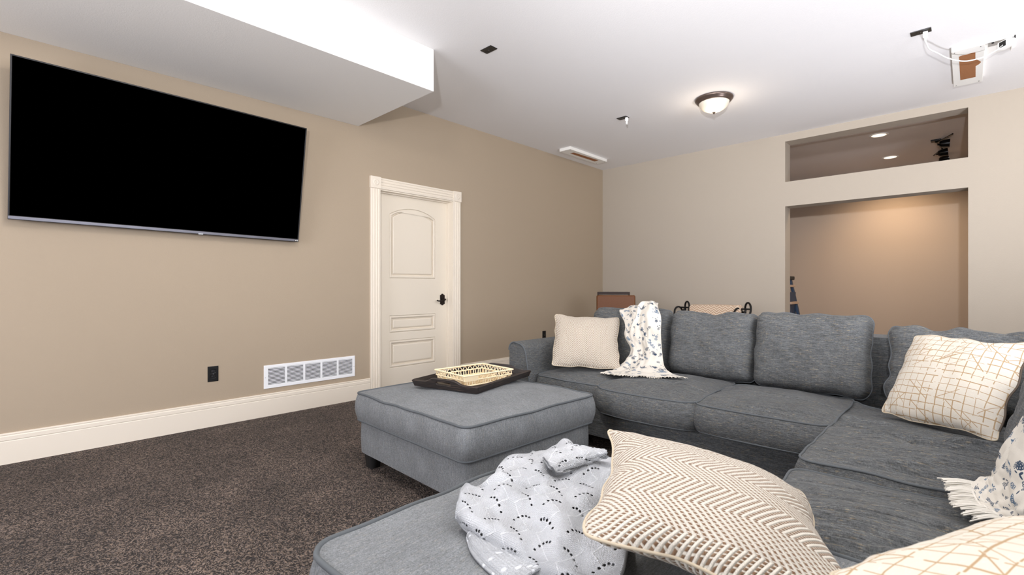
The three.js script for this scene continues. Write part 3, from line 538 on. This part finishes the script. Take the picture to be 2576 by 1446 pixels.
M.grid = std(0xffffff, { roughness: 0.9, map: canvasTex(1024, 1024, (c, w, h) => {
  c.fillStyle = '#cbc4b7'; c.fillRect(0, 0, w, h); const S = w / 16, NN = 16;
  for (let i = 0; i < 9000; i++) { c.fillStyle = `rgba(${rnd() < 0.5 ? '210,195,172' : '252,247,238'},0.25)`; c.fillRect(rnd() * w, rnd() * h, 1 + rnd() * 9, 1.2); }
  c.strokeStyle = '#a58b6a'; c.lineCap = 'round';
  const line = (x0, y0, x1, y1, lw) => { c.lineWidth = lw; c.beginPath(); c.moveTo(x0, y0); c.quadraticCurveTo((x0 + x1) / 2 + (rnd() - 0.5) * 6, (y0 + y1) / 2 + (rnd() - 0.5) * 6, x1, y1); c.stroke(); };
  for (let i = 0; i < NN; i++) { let p = rnd() * 40; while (p < h) { const l = 60 + rnd() * 220; const y = (i + 0.5) * S + (rnd() - 0.5) * 8; line(p, y, Math.min(p + l, w), y + (rnd() - 0.5) * 8, 3.2 + rnd() * 5); p += l + 4 + rnd() * 20; } p = rnd() * 40; while (p < h) { const l = 50 + rnd() * 180; const x = (i + 0.5) * S + (rnd() - 0.5) * 8; line(x, p, x + (rnd() - 0.5) * 8, Math.min(p + l, h), 3.2 + rnd() * 5); p += l + 6 + rnd() * 30; } }
  for (let i = 0; i < 44; i++) { const x = Math.floor(rnd() * 14 + 0.5) * S + S / 2, y = Math.floor(rnd() * 14 + 0.5) * S + S / 2, a = [0.7, 2.3, 0.9, 2.5, -0.6][i % 5], l = S * (1.6 + rnd() * 2.6); for (const q of [0, w, -w]) for (const e of [0, h, -h]) line(x + q, y + e, x + q + Math.cos(a) * l, y + e + Math.sin(a) * l, 3.5 + rnd() * 3); }
}, 0.5, 0.5), bumpMap: fabB.bumpMap, bumpScale: 0.0006 });
M.floral = std(0xffffff, { roughness: 0.95, side: THREE.DoubleSide, map: canvasTex(1024, 1024, (c, w, h) => {
  c.fillStyle = '#d2ccc1'; c.fillRect(0, 0, w, h);
  const cols = ['#38485c', '#2c3d52', '#46607a', '#4d5560'], placed = [];
  const flower = (x, y, r, col) => { c.strokeStyle = col; c.lineWidth = r * 0.34; for (let k = 0; k < 5; k++) { const a = k * 1.2566 + x; c.beginPath(); c.arc(x + Math.cos(a) * r * 0.85, y + Math.sin(a) * r * 0.85, r * 0.5, 0, 7); c.stroke(); } };
  const leaf = (x, y, a, l, col) => { c.fillStyle = col; c.beginPath(); c.ellipse(x, y, l, l * 0.38, a, 0, 7); c.fill(); };
  for (let tries = 0; tries < 3000 && placed.length < 84; tries++) {
    const x = rnd() * w, y = rnd() * h; if (placed.some(([a, b]) => { const dx = Math.min(Math.abs(a - x), w - Math.abs(a - x)), dy = Math.min(Math.abs(b - y), h - Math.abs(b - y)); return Math.hypot(dx, dy) < 86; })) continue; placed.push([x, y]);
    const m = 1 + Math.floor(rnd() * 3.6), pr = []; for (let i = 0; i < m; i++) pr.push([(rnd() - 0.5) * 54, (rnd() - 0.5) * 54, 10 + rnd() * 4]); const lv = []; for (let i = 0; i < m + 1; i++) lv.push([(rnd() - 0.5) * 80, (rnd() - 0.5) * 80, rnd() * 3, 8 + rnd() * 5]);
    const col = cols[Math.floor(rnd() * 4)];
    for (const q of [0, w, -w]) for (const e of [0, h, -h]) { for (const [a, b, r] of pr) flower(x + q + a, y + e + b, r, col); for (const [a, b, an, l] of lv) leaf(x + q + a, y + e + b, an, l, col); }
  }
}, 0.52, 0.52), bumpMap: fabB.bumpMap, bumpScale: 0.0008 });
// lace knit: eyelets are real holes (alpha), stitches are relief with gap shade tinted in
{
  const mw = 0.15, mh = 0.17, rows = 30, cols = 26;
  const holes = []; for (let i = 0; i < 5; i++) { holes.push([0.13 + i * 0.062, 0.16 + i * 0.052 + 0.02 * i * (4 - i)]); holes.push([0.87 - i * 0.062, 0.16 + i * 0.052 + 0.02 * i * (4 - i)]); holes.push([(0.63 + i * 0.062) % 1, 0.66 + i * 0.052 + 0.02 * i * (4 - i)]); holes.push([(1.37 - i * 0.062) % 1, 0.66 + i * 0.052 + 0.02 * i * (4 - i)]); }
  const gr = pnoise(220, 220, 83);
  const hd = (u, v) => { let d = 9; for (const [a, b] of holes) { let dx = Math.abs(u - a), dy = Math.abs(v - b); dx = Math.min(dx, 1 - dx) * mw; dy = Math.min(dy, 1 - dy) * mh; d = Math.min(d, Math.hypot(dx, dy * 0.8)); } return d; };
  const vein = (u, v) => { const w = v * 2, k = Math.floor(w), f = w - k, c = (k % 2 ? 0 : 0.5); let d = 9; for (const e of [-1, 0, 1]) for (const s of [-1, 1]) d = Math.min(d, Math.abs(u - (c + e) - s * (0.06 + 0.36 * f)) * mw); return d; };
  const stitch = (u, v) => { const x = u * cols, fx = x - Math.floor(x), y = v * rows + (fx < 0.5 ? fx : 1 - fx) * 1.1, fy = y - Math.floor(y); const rib = 0.45 * sstep(0.0032, 0.001, vein(u, v)); return 0.6 * Math.sin(Math.PI * fy) * (0.3 + 0.7 * Math.sin(Math.PI * Math.abs(fx * 2 - 1))) + rib + 0.2 * gr(u, v); };
  const map = dataTex(768, 768, (u, v) => { const k = 0.86 + 0.2 * stitch(u, v); return [238 * k, 241 * k, 246 * k]; }, mw, mh, true);  // shade between stitches is darkened into the colour
  const bump = dataTex(768, 768, (u, v) => { const k = 180 * stitch(u, v) * sstep(0.003, 0.0055, hd(u, v)); return [k, k, k]; }, mw, mh, false);
  const alpha = dataTex(768, 768, (u, v) => { const k = hd(u, v) < 0.0036 ? 0 : 255; return [k, k, k]; }, mw, mh, false);
  M.knit = std(0xffffff, { map, bumpMap: bump, bumpScale: 0.008, alphaMap: alpha, alphaTest: 0.5, roughness: 0.97, side: THREE.DoubleSide });
  M.knitPlain = std(0xc4c7cb, { bumpMap: bump, bumpScale: 0.007, roughness: 0.97 });
}

// ---------------------------------------------------------------- cushions
function throwPillow(name, label, W, H, Tk, mat, o, origin, ex, up, seamMat = M.cream, group) {
  const g = thing(name, label, 'pillow', origin, 0, group); ex.normalize(); const ez = ex.clone().cross(up).normalize(), ey = ez.clone().cross(ex).normalize(); setBasis(g, V(...origin), ex, ey, ez);
  const p = pillowGeo(W, H, Tk, o); obj('cover', p.body, mat, g); obj('seam', p.seam, seamMat, g);
  if (o.zip) { const q = []; for (let i = 0; i <= 40; i++) { const a = p.P(1, lerp(-0.8, 0.8, i / 40), 0.0001); q.push(V(a.x + 0.002, a.y, a.z + 0.001)); } obj('zipper', tube(q, 0.0036, false, 120, 6), std(0x4f4337, { roughness: 0.7 }), g, 'dark zip along the edge'); }
  return g;
}
throwPillow('throw_pillow', 'cream chevron-woven pillow standing on the sofa seat beside the left arm', 0.485, 0.45, 0.19, M.chevronFine, { seed: 5, wr: 0.006, edge: 0.016, k: 0.06, r: 0.02 }, [-2.018, 0.668, -2.908], V(0.393, -0.02, -0.28), V(-0.144, 0.35, -0.245));
throwPillow('throw_pillow', 'cream chevron-woven pillow lying on the chaise over the knit throw', 0.5, 0.505, 0.17, M.chevron, { swap: true, seed: 8, wr: 0.007, edge: 0.016, back: 0.8, k: 0.12, n: 80, seam: 0.0032, r: 0.035 }, [-0.401, 0.585, -1.039], V(0.43, -0.12, -0.222), V(-0.224, 0.05, -0.448));
throwPillow('throw_pillow', 'cream pillow with tan sketched grid leaning in the sofa corner', 0.44, 0.435, 0.17, M.grid, { zip: true, seed: 15, wr: 0.007, edge: 0.016, k: 0.05, r: 0.02 }, [-0.054, 0.65, -2.828], V(0.379, 0, 0.217), V(0.11, 0.37, -0.2));
throwPillow('throw_pillow', 'cream grid pillow in the near right foreground, cut by the frame', 0.60, 0.46, 0.2, M.grid, { seed: 19, wr: 0.006, edge: 0.012, k: 0.02, back: 0.6 }, [0.18, 0.69, -0.93], V(0.194, -0.042, -0.5), V(0.9, 0.12, 0.33));

// ---------------------------------------------------------------- throws
{
  // knit throw bunched on the chaise
  const t = thing('knit_throw', 'pale blue-grey lace knit throw bunched on the chaise', 'blanket', [-0.85, 0.48, -1.0]);
  const rel = ([x, y, z]) => [x + 0.85, y - 0.48, z + 1.0];
  const rows = [
    [[-0.906, 0.484, -0.766], [-0.819, 0.484, -0.745], [-0.728, 0.484, -0.734], [-0.637, 0.484, -0.731], [-0.552, 0.484, -0.750], [-0.482, 0.484, -0.792]],
    [[-0.901, 0.510, -0.757], [-0.808, 0.510, -0.752], [-0.714, 0.510, -0.747], [-0.625, 0.510, -0.748], [-0.545, 0.510, -0.759], [-0.480, 0.510, -0.803]],
    [[-0.936, 0.522, -0.793], [-0.847, 0.522, -0.802], [-0.747, 0.522, -0.802], [-0.653, 0.522, -0.807], [-0.573, 0.522, -0.818], [-0.498, 0.522, -0.849]],
    [[-0.988, 0.520, -0.851], [-0.888, 0.530, -0.862], [-0.794, 0.525, -0.873], [-0.692, 0.530, -0.870], [-0.616, 0.520, -0.895], [-0.543, 0.510, -0.943]],
    [[-1.033, 0.510, -0.921], [-0.912, 0.535, -0.908], [-0.829, 0.530, -0.935], [-0.727, 0.535, -0.930], [-0.658, 0.520, -0.973], [-0.587, 0.510, -1.028]],
    [[-1.012, 0.500, -0.959], [-0.944, 0.530, -0.971], [-0.852, 0.540, -0.985], [-0.780, 0.530, -1.015], [-0.688, 0.530, -1.036], [-0.633, 0.510, -1.119]],
    [[-1.060, 0.500, -1.068], [-0.971, 0.530, -1.050], [-0.874, 0.545, -1.045], [-0.802, 0.540, -1.071], [-0.733, 0.530, -1.114], [-0.684, 0.510, -1.210]],
    [[-1.069, 0.505, -1.147], [-0.989, 0.530, -1.135], [-0.903, 0.545, -1.126], [-0.836, 0.545, -1.144], [-0.776, 0.530, -1.200], [-0.729, 0.510, -1.288]],
    [[-1.061, 0.505, -1.206], [-1.000, 0.530, -1.216], [-0.928, 0.550, -1.228], [-0.876, 0.540, -1.242], [-0.808, 0.530, -1.260], [-0.762, 0.510, -1.346]],
    [[-1.104, 0.480, -1.276], [-1.082, 0.490, -1.349], [-1.050, 0.500, -1.397], [-0.945, 0.500, -1.363], [-0.871, 0.490, -1.383], [-0.813, 0.480, -1.436]]].map(r => r.map(rel));
  const fold = (u, v) => sstep(0, 0.12, v) * (0.008 * Math.sin(8 * u + 11 * v + 3 * N3(u * 3, v * 3)) + 0.020 * N3(u * 5, v * 6, 2)) + 0.007 * N3(u * 11, v * 12, 6) - 0.012 * Math.exp(-(((v - 0.42 - 0.25 * u) / 0.025) ** 2)) * sstep(0.7, 0.2, u);
  const c = clothGeo(rows, 120, 150, 0.008, (u, v) => fold(u, v));
  const top = obj('top_layer', c.geo, M.knit, t); obj('hem', c.rim, M.knitPlain, top);
  const rows2 = [
    [[-0.843, 0.478, -0.738], [-0.787, 0.478, -0.704], [-0.722, 0.478, -0.684], [-0.648, 0.478, -0.672]],
    [[-0.834, 0.492, -0.739], [-0.777, 0.492, -0.718], [-0.710, 0.492, -0.701], [-0.633, 0.492, -0.690]],
    [[-0.820, 0.492, -0.764], [-0.756, 0.492, -0.753], [-0.692, 0.492, -0.749], [-0.626, 0.492, -0.742]]].map(r => r.map(rel));
  const rows3 = [
    [[-0.815, 0.550, -1.034], [-0.807, 0.550, -1.077], [-0.798, 0.550, -1.131], [-0.791, 0.550, -1.190], [-0.789, 0.550, -1.247]],
    [[-0.840, 0.572, -1.026], [-0.831, 0.572, -1.081], [-0.817, 0.572, -1.138], [-0.797, 0.572, -1.190], [-0.771, 0.572, -1.219]],
    [[-0.915, 0.562, -1.089], [-0.915, 0.562, -1.161], [-0.909, 0.562, -1.223], [-0.853, 0.562, -1.240], [-0.803, 0.562, -1.257]]].map(r => r.map(rel));
  const c2 = clothGeo(rows2, 40, 30, 0.008, (u, v) => 0.002 * N3(u * 5, v * 5, 3)); const ul = obj('under_layer', c2.geo, M.knitPlain, t); obj('hem', c2.rim, M.knitPlain, ul);
  const c3 = clothGeo(rows3, 60, 40, 0.010, (u, v) => 0.004 * N3(u * 9, v * 7, 3)); obj('folded_edge', c3.geo, M.knit, t);
}
{
  // floral throw over the back and seat of the long run
  const t = thing('floral_throw', 'cream throw with small blue flowers draped from back cushion to seat', 'blanket', [-1.6, 0.48, -3.0]);
  const rel = ([x, y, z]) => [x + 1.6, y - 0.48, z + 3.0];
  const rows = [
    [[-1.97, 0.885, -3.31], [-1.89, 0.91, -3.32], [-1.80, 0.93, -3.33], [-1.73, 0.958, -3.33], [-1.67, 0.94, -3.33]],
    [[-1.90, 0.88, -3.18], [-1.83, 0.905, -3.19], [-1.76, 0.925, -3.19], [-1.67, 0.95, -3.18], [-1.60, 0.925, -3.19]],
    [[-1.82, 0.80, -3.10], [-1.75, 0.83, -3.09], [-1.68, 0.85, -3.08], [-1.60, 0.86, -3.08], [-1.535, 0.86, -3.10]],
    [[-1.795, 0.70, -3.07], [-1.73, 0.72, -3.055], [-1.66, 0.74, -3.045], [-1.59, 0.74, -3.045], [-1.52, 0.74, -3.07]],
    [[-1.75, 0.61, -3.05], [-1.69, 0.62, -3.035], [-1.63, 0.63, -3.03], [-1.56, 0.63, -3.02], [-1.50, 0.62, -3.05]],
    [[-1.765, 0.535, -3.02], [-1.69, 0.545, -3.00], [-1.62, 0.55, -2.985], [-1.54, 0.55, -2.97], [-1.46, 0.54, -3.0]],
    [[-1.80, 0.487, -2.92], [-1.70, 0.495, -2.89], [-1.60, 0.50, -2.86], [-1.50, 0.505, -2.86], [-1.38, 0.51, -2.93]],
    [[-1.82, 0.478, -2.815], [-1.71, 0.487, -2.77], [-1.58, 0.497, -2.735], [-1.43, 0.504, -2.78], [-1.26, 0.51, -2.87]]].map(r => r.map(rel));
  const fold = (u, v) => { const m = Math.sin(Math.PI * clamp(v * 1.05, 0, 1)); return 0.022 * N3(u * 4, v * 7, 4) * m + 0.009 * N3(u * 10, v * 12, 9) + 0.012 * Math.sin(u * 13 + 4 * v) * m * 0.6 - 0.02 * Math.exp(-(((u - 0.2 - 0.5 * (0.42 - v) / 0.3 * 0.9) / 0.035) ** 2)) * sstep(0.08, 0.15, v) * sstep(0.42, 0.34, v); };
  const c = clothGeo(rows, 90, 170, 0.004, fold);
  const cl = obj('cloth', c.geo, M.floral, t); obj('hem', c.rim, std(0xd8d1c4, { roughness: 0.95 }), cl);
  const flapRows = [
    [[-1.860, 0.873, -3.170], [-1.793, 0.910, -3.180], [-1.724, 0.935, -3.190], [-1.645, 0.963, -3.200]],
    [[-1.825, 0.836, -3.100], [-1.754, 0.862, -3.100], [-1.690, 0.893, -3.110], [-1.606, 0.922, -3.160]],
    [[-1.786, 0.749, -3.055], [-1.726, 0.781, -3.050], [-1.669, 0.839, -3.060], [-1.630, 0.893, -3.090]]].map(r => r.map(rel));
  const cf = clothGeo(flapRows, 50, 40, 0.004, (u, v) => 0.006 + 0.014 * v + 0.005 * N3(u * 6, v * 6, 5)); const fo = obj('folded_corner', cf.geo, M.floral, t); obj('hem', cf.rim, std(0xd8d1c4, { roughness: 0.95 }), fo);
  const fr = []; for (let i = 0; i <= 80; i++) { const a = c.mid(i / 80, 1), b = c.mid(i / 80, 0.96), d = a.clone().sub(b).setY(0).normalize(), l = 0.018 + 0.014 * rnd(), s = V(-d.z, 0, d.x); const e = a.clone().addScaledVector(d, l).addScaledVector(s, (rnd() - 0.5) * 0.02); e.y = a.y - 0.002; fr.push(tube([a, a.clone().lerp(e, 0.5).add(V(0, 0.003, 0)), e], 0.0018, false, 4, 4)); }
  const f = obj('fringe', fr, std(0xd8d1c4, { roughness: 0.95 }), t); f.userData.kind = 'stuff';
}
{
  // second floral throw, hanging off the right-hand back cushion
  const t = thing('floral_throw', 'fringed white throw with blue flowers at the right edge, trailing onto the seats', 'blanket', [0.1, 0.48, -1.85]);
  const rel = ([x, y, z]) => [x - 0.1, y - 0.48, z + 1.85];
  const rows = [
    [[0.30, 0.88, -2.02], [0.30, 0.90, -1.9], [0.30, 0.90, -1.75], [0.30, 0.88, -1.62]],
    [[0.18, 0.78, -2.02], [0.155, 0.80, -1.9], [0.155, 0.80, -1.75], [0.18, 0.78, -1.6]],
    [[0.125, 0.66, -2.03], [0.10, 0.67, -1.92], [0.10, 0.67, -1.76], [0.13, 0.65, -1.6]],
    [[0.095, 0.56, -2.03], [0.07, 0.565, -1.93], [0.075, 0.56, -1.76], [0.1, 0.55, -1.62]],
    [[0.065, 0.505, -2.01], [0.045, 0.51, -1.92], [0.05, 0.505, -1.77], [0.085, 0.50, -1.65]],
    [[0.025, 0.495, -1.95], [0.01, 0.495, -1.88], [0.02, 0.492, -1.78], [0.065, 0.492, -1.69]]].map(r => r.map(rel));
  const c = clothGeo(rows, 60, 90, 0.006, (u, v) => 0.014 * N3(u * 5, v * 5, 8) + 0.006 * Math.sin(u * 40 + v * 25) * 0.5 + 0.004 * N3(u * 18, v * 18, 1));
  const cl = obj('cloth', c.geo, M.floral, t); obj('hem', c.rim, std(0xdad5cb, { roughness: 0.95 }), cl);
  const fr = []; for (let i = 0; i <= 90; i++) { const q = i / 90, a = c.mid(q, 1), l = 0.05 + 0.022 * rnd() + (q < 0.15 ? 0.03 : 0), e = a.clone().add(V(-l * 0.85, 0, l * (0.25 + 0.7 * q) * (rnd() * 0.5 + 0.5))); e.y = a.y - 0.004; fr.push(tube([a, a.clone().lerp(e, 0.5).add(V(0, 0.004, (rnd() - 0.5) * 0.006)), e], 0.0022, false, 5, 5)); }
  const f = obj('fringe', fr, std(0xdad5cb, { roughness: 0.95 }), t); f.userData.kind = 'stuff';
}

// ---------------------------------------------------------------- tray and basket on the ottoman
{
  const gn = pnoise(4, 160, 61), gn2 = pnoise(12, 300, 62);
  const wood = std(0xffffff, { roughness: 0.5, map: dataTex(512, 512, (u, v) => { const k = 0.6 * gn(u, v) + 0.4 * gn2(u, v), q = sstep(0.55, 0.9, k); return [lerp(32, 92, q), lerp(26, 74, q), lerp(24, 62, q)]; }, 0.4, 0.4, true) });
  const TY = 0.484, t = thing('serving_tray', 'dark wood serving tray with cut-out handles on the ottoman', 'tray', [-2.206, TY, -1.985], 0.24);
  const L = 0.44, D = 0.60;                       // x, z
  obj('tray_base', rbox(L - 0.02, 0.01, D - 0.02, 0.002, 0, 0.008, 0), wood, t);
  for (const s of [-1, 1]) {
    const g = rbox(0.016, 0.04, D, 0.003, 0, 0.02, 0); g.rotateZ(-s * 0.32); g.translate(s * (L / 2 - 0.006), 0.003, 0); obj('long_side', g, wood, t);
  }
  for (const s of [-1, 1]) {
    const sh = new THREE.Shape(), w = L / 2; sh.moveTo(-w, 0); sh.lineTo(w, 0); sh.lineTo(w + 0.012, 0.036); sh.lineTo(0.15, 0.036); sh.bezierCurveTo(0.10, 0.038, 0.10, 0.062, 0.06, 0.062); sh.lineTo(-0.06, 0.062); sh.bezierCurveTo(-0.10, 0.062, -0.10, 0.038, -0.15, 0.036); sh.lineTo(-w - 0.012, 0.036); sh.closePath();
    const h = new THREE.Path(); h.absarc(-0.042, 0.036, 0.01, Math.PI / 2, Math.PI * 1.5); h.absarc(0.042, 0.036, 0.01, -Math.PI / 2, Math.PI / 2); h.closePath(); sh.holes.push(h);
    const g = extrude(sh, 0.012, 0.002, 2); g.translate(0, 0, -0.006); g.rotateX(s * 0.32); g.translate(0, 0.003, s * (D / 2 - 0.006)); obj('handle_end', metreUV(g), wood, t);
  }
  const b = thing('wicker_basket', 'shallow cream open-weave rattan basket sitting in the dark tray', 'basket', [-2.172, TY + 0.014, -1.95], -0.08);
  const ra = std(0xecd9b4, { roughness: 0.7 }), rb = std(0xdcc296, { roughness: 0.7 });
  const bx = 0.140, bz = 0.170, tx = 0.150, tz = 0.181, H = 0.058;
  const ringAt = (f) => { const x = lerp(bx, tx, f), z = lerp(bz, tz, f), y = 0.006 + H * f; return [[-x, y, -z], [x, y, -z], [x, y, z], [-x, y, z]]; };
  const loop = (f, r) => { const q = ringAt(f); return [0, 1, 2, 3].map(i => rod(q[i], q[(i + 1) % 4], r, 8)).concat(q.map(p => new THREE.SphereGeometry(r, 8, 6).translate(...p))); };
  obj('rim', loop(1, 0.0052), ra, b); obj('middle_band', loop(0.52, 0.0042), ra, b); obj('bottom_band', loop(0, 0.005), ra, b);
  obj('floor_weave', [...Array(12).keys()].flatMap(i => [rod([-bx, 0.004, -bz + (i + 0.5) * bz / 6], [bx, 0.004, -bz + (i + 0.5) * bz / 6], 0.003, 6), rod([-bx + (i + 0.5) * bx / 6, 0.007, -bz], [-bx + (i + 0.5) * bx / 6, 0.007, bz], 0.003, 6)]), rb, b);
  const at = (side, s, f) => { const q = ringAt(f), a = q[side], c = q[(side + 1) % 4]; return [lerp(a[0], c[0], s), a[1], lerp(a[2], c[2], s)]; };
  const n = 9;
  for (let side = 0; side < 4; side++) for (let i = 0; i < n; i++) {
    obj('strand', [rod(at(side, i / n, 0.52), at(side, (i + 0.5) / n, 1), 0.0024, 6), rod(at(side, (i + 0.5) / n, 1), at(side, (i + 1) / n, 0.52), 0.0024, 6)], ra, b);
    obj('stake', [rod(at(side, (i + 0.15) / n, 0), at(side, (i + 0.25) / n, 0.52), 0.0034, 6), rod(at(side, (i + 0.65) / n, 0), at(side, (i + 0.6) / n, 0.52), 0.0034, 6)], i % 3 ? ra : rb, b);
  }
  { // solid wrap at the near corner
    const p = [at(2, 0.0, 0.95), at(2, 0.0, 0.4)]; const sh = (s0, s1, side) => { const a = at(side, s0, 0.97), c = at(side, s1, 0.97), d = at(side, s1, 0.45), e = at(side, s0, 0.45); const n2 = V(c[0] - a[0], c[1] - a[1], c[2] - a[2]).cross(V(e[0] - a[0], e[1] - a[1], e[2] - a[2])).normalize().multiplyScalar(0.004); const P = [a, c, d, e].map(q => V(...q)), Q = P.map(q => q.clone().add(n2)); const g = new THREE.BufferGeometry(), pos = []; const quad = (A, B, C, E) => { for (const k of [A, B, C, A, C, E]) pos.push(k.x, k.y, k.z); }; quad(P[0], P[1], P[2], P[3]); quad(Q[3], Q[2], Q[1], Q[0]); for (let i = 0; i < 4; i++) quad(P[(i + 1) % 4], P[i], Q[i], Q[(i + 1) % 4]); g.setAttribute('position', new THREE.Float32BufferAttribute(pos, 3)); g.setAttribute('uv', new THREE.Float32BufferAttribute(new Float32Array(pos.length / 3 * 2), 2)); g.computeVertexNormals(); return g; };
    obj('corner_wrap', [sh(0.74, 1, 1), sh(0, 0.05, 2)], ra, b, 'solid wrapped rattan corner'); }
}

// ---------------------------------------------------------------- behind the sofa
{
  const hide = std(0x66390f, { roughness: 0.55, bumpMap: peel, bumpScale: 0.001 }), dk = std(0x2a1a14, { roughness: 0.65 });
  const c = thing('folding_chair', 'folded dark wood chair with brown padded seat, behind sofa in far corner', 'chair', [-3.2, 0, -5.2], 0.5);
  obj('seat', rbox(0.47, 0.42, 0.045, 0.02, 0.03, 0.755, 0.05, 4), hide, c, 'brown padded seat folded upright');
  obj('top_rail', rbox(0.36, 0.035, 0.02, 0.004, 0, 0.988, 0), dk, c);
  for (const s of [-1, 1]) { obj('post', rbox(0.022, 1.005, 0.026, 0.006, s * 0.188, 0.5025, 0), dk, c); const l = rbox(0.022, 0.92, 0.024, 0.006, s * 0.16, 0.46, 0.0); l.rotateX(0.05); obj('leg', l, dk, c); }
  obj('stretcher', [rbox(0.36, 0.03, 0.018, 0.004, 0, 0.2, 0), rbox(0.32, 0.022, 0.018, 0.004, 0, 0.12, 0.02)], dk, c);
}
{
  const iron = std(0x0e0d0d, { roughness: 0.5, metalness: 0.4 });
  const b = thing('iron_bench', 'black scrolled iron bench with cream chevron back, behind sofa by back wall', 'bench', [-2.32, 0, -6.12]);
  M.benchCloth = chevron(0.035, 0.03, 0.8, 6, [226, 208, 186], [170, 128, 96]);
  const pad = boxCushion(0.63, 0.09, 0.35, { r: 0.03, crown: 0.012, bulge: 0.01, seed: 51, wr: 0.003 }); const bk = obj('back_pad', pad.body, M.benchCloth, b); bk.rotation.x = Math.PI / 2; bk.position.set(0.005, 0.66, -0.09);
  const st = boxCushion(0.68, 0.08, 0.42, { r: 0.03, crown: 0.015, bulge: 0.01, seed: 52, wr: 0.003 }); obj('seat_pad', st.body, M.benchCloth, b).position.set(-0.01, 0.42, 0.12);
  for (const s of [-1, 1]) {
    const x = s < 0 ? -0.363 : 0.392, arc = (cx, cy, rx, ry, a0, a1, z0, z1) => { const q = []; for (let i = 0; i <= 14; i++) { const a = lerp(a0, a1, i / 14); q.push([cx + rx * Math.cos(a), cy + ry * Math.sin(a), lerp(z0, z1, i / 14)]); } return q; };
    const big = [[x - 0.05, 0, -0.12], [x - 0.05, 0.5, -0.12]].concat(arc(x, 0.79, 0.045, 0.085, 3.3, -1.2, -0.1, 0.02)).concat([[x - 0.015, 0.735, 0.02], [x - 0.01, 0.79, 0.0]]);
    const small = arc(x - 0.095, 0.765, 0.028, 0.042, -0.2, 3.3, -0.05, 0.05).concat([[x - 0.12, 0.62, 0.1], [x - 0.1, 0.45, 0.28], [x - 0.1, 0.0, 0.33]]);
    obj('scroll_end', [tube(big, 0.0115, false, 100, 8), tube(small, 0.0115, false, 80, 8), rod([x - 0.045, 0.4, -0.12], [x - 0.1, 0.4, 0.3], 0.01), rod([x - 0.06, 0.80, 0.0], [x + 0.035, 0.80, 0.0], 0.009), rod([x - 0.068, 0.76, -0.03], [x - 0.045, 0.76, -0.05], 0.0115)], iron, b);
  }
  obj('seat_rail', [rod([-0.38, 0.41, 0.33], [0.36, 0.41, 0.33], 0.01), rod([-0.38, 0.41, -0.12], [0.36, 0.41, -0.12], 0.01), rod([-0.38, 0.6, -0.13], [0.36, 0.6, -0.13], 0.01)], iron, b);
}
{
  const blue = std(0x12314f, { roughness: 0.5 }), rung = std(0xb59a84, { roughness: 0.5 }), cap = std(0x16191c, { roughness: 0.6 });
  const l = thing('step_ladder', 'blue step ladder with tan treads just inside the wall opening', 'ladder', [-1.78, 0, -7.05], 0);
  const H = 1.17, x0 = 0.09, x1 = 0.29;
  for (const z of [0.19, -0.19]) { const g = rbox(0.03, 1.2, 0.06, 0.004, 0, 0.6, 0); g.rotateZ(0.20); g.translate(x1, 0, z * 1.0); obj('front_rail', g, blue, l); const k = rbox(0.025, 1.18, 0.05, 0.004, 0, 0.59, 0); k.rotateZ(-0.16); k.translate(-0.16, 0, z * 0.95); obj('rear_rail', k, blue, l); }
  obj('top_cap', rbox(0.12, 0.05, 0.44, 0.012, 0.04, 1.185, 0), cap, l);
  for (const y of [0.28, 0.57, 0.86, 1.08]) obj('tread', rbox(0.085, 0.03, 0.36, 0.004, x1 - Math.tan(0.2) * y, y, 0), rung, l);
  obj('backing_web', [box(0.004, 0.9, 0.34, 0.12, 0.55, 0).rotateZ(0.0)], blue, l);
}

scene.traverse(o => { if (o.isMesh) { o.castShadow = true; o.receiveShadow = true; } if (o.isPointLight || o.isSpotLight) o.castShadow = true; });
renderer.render(scene, camera);
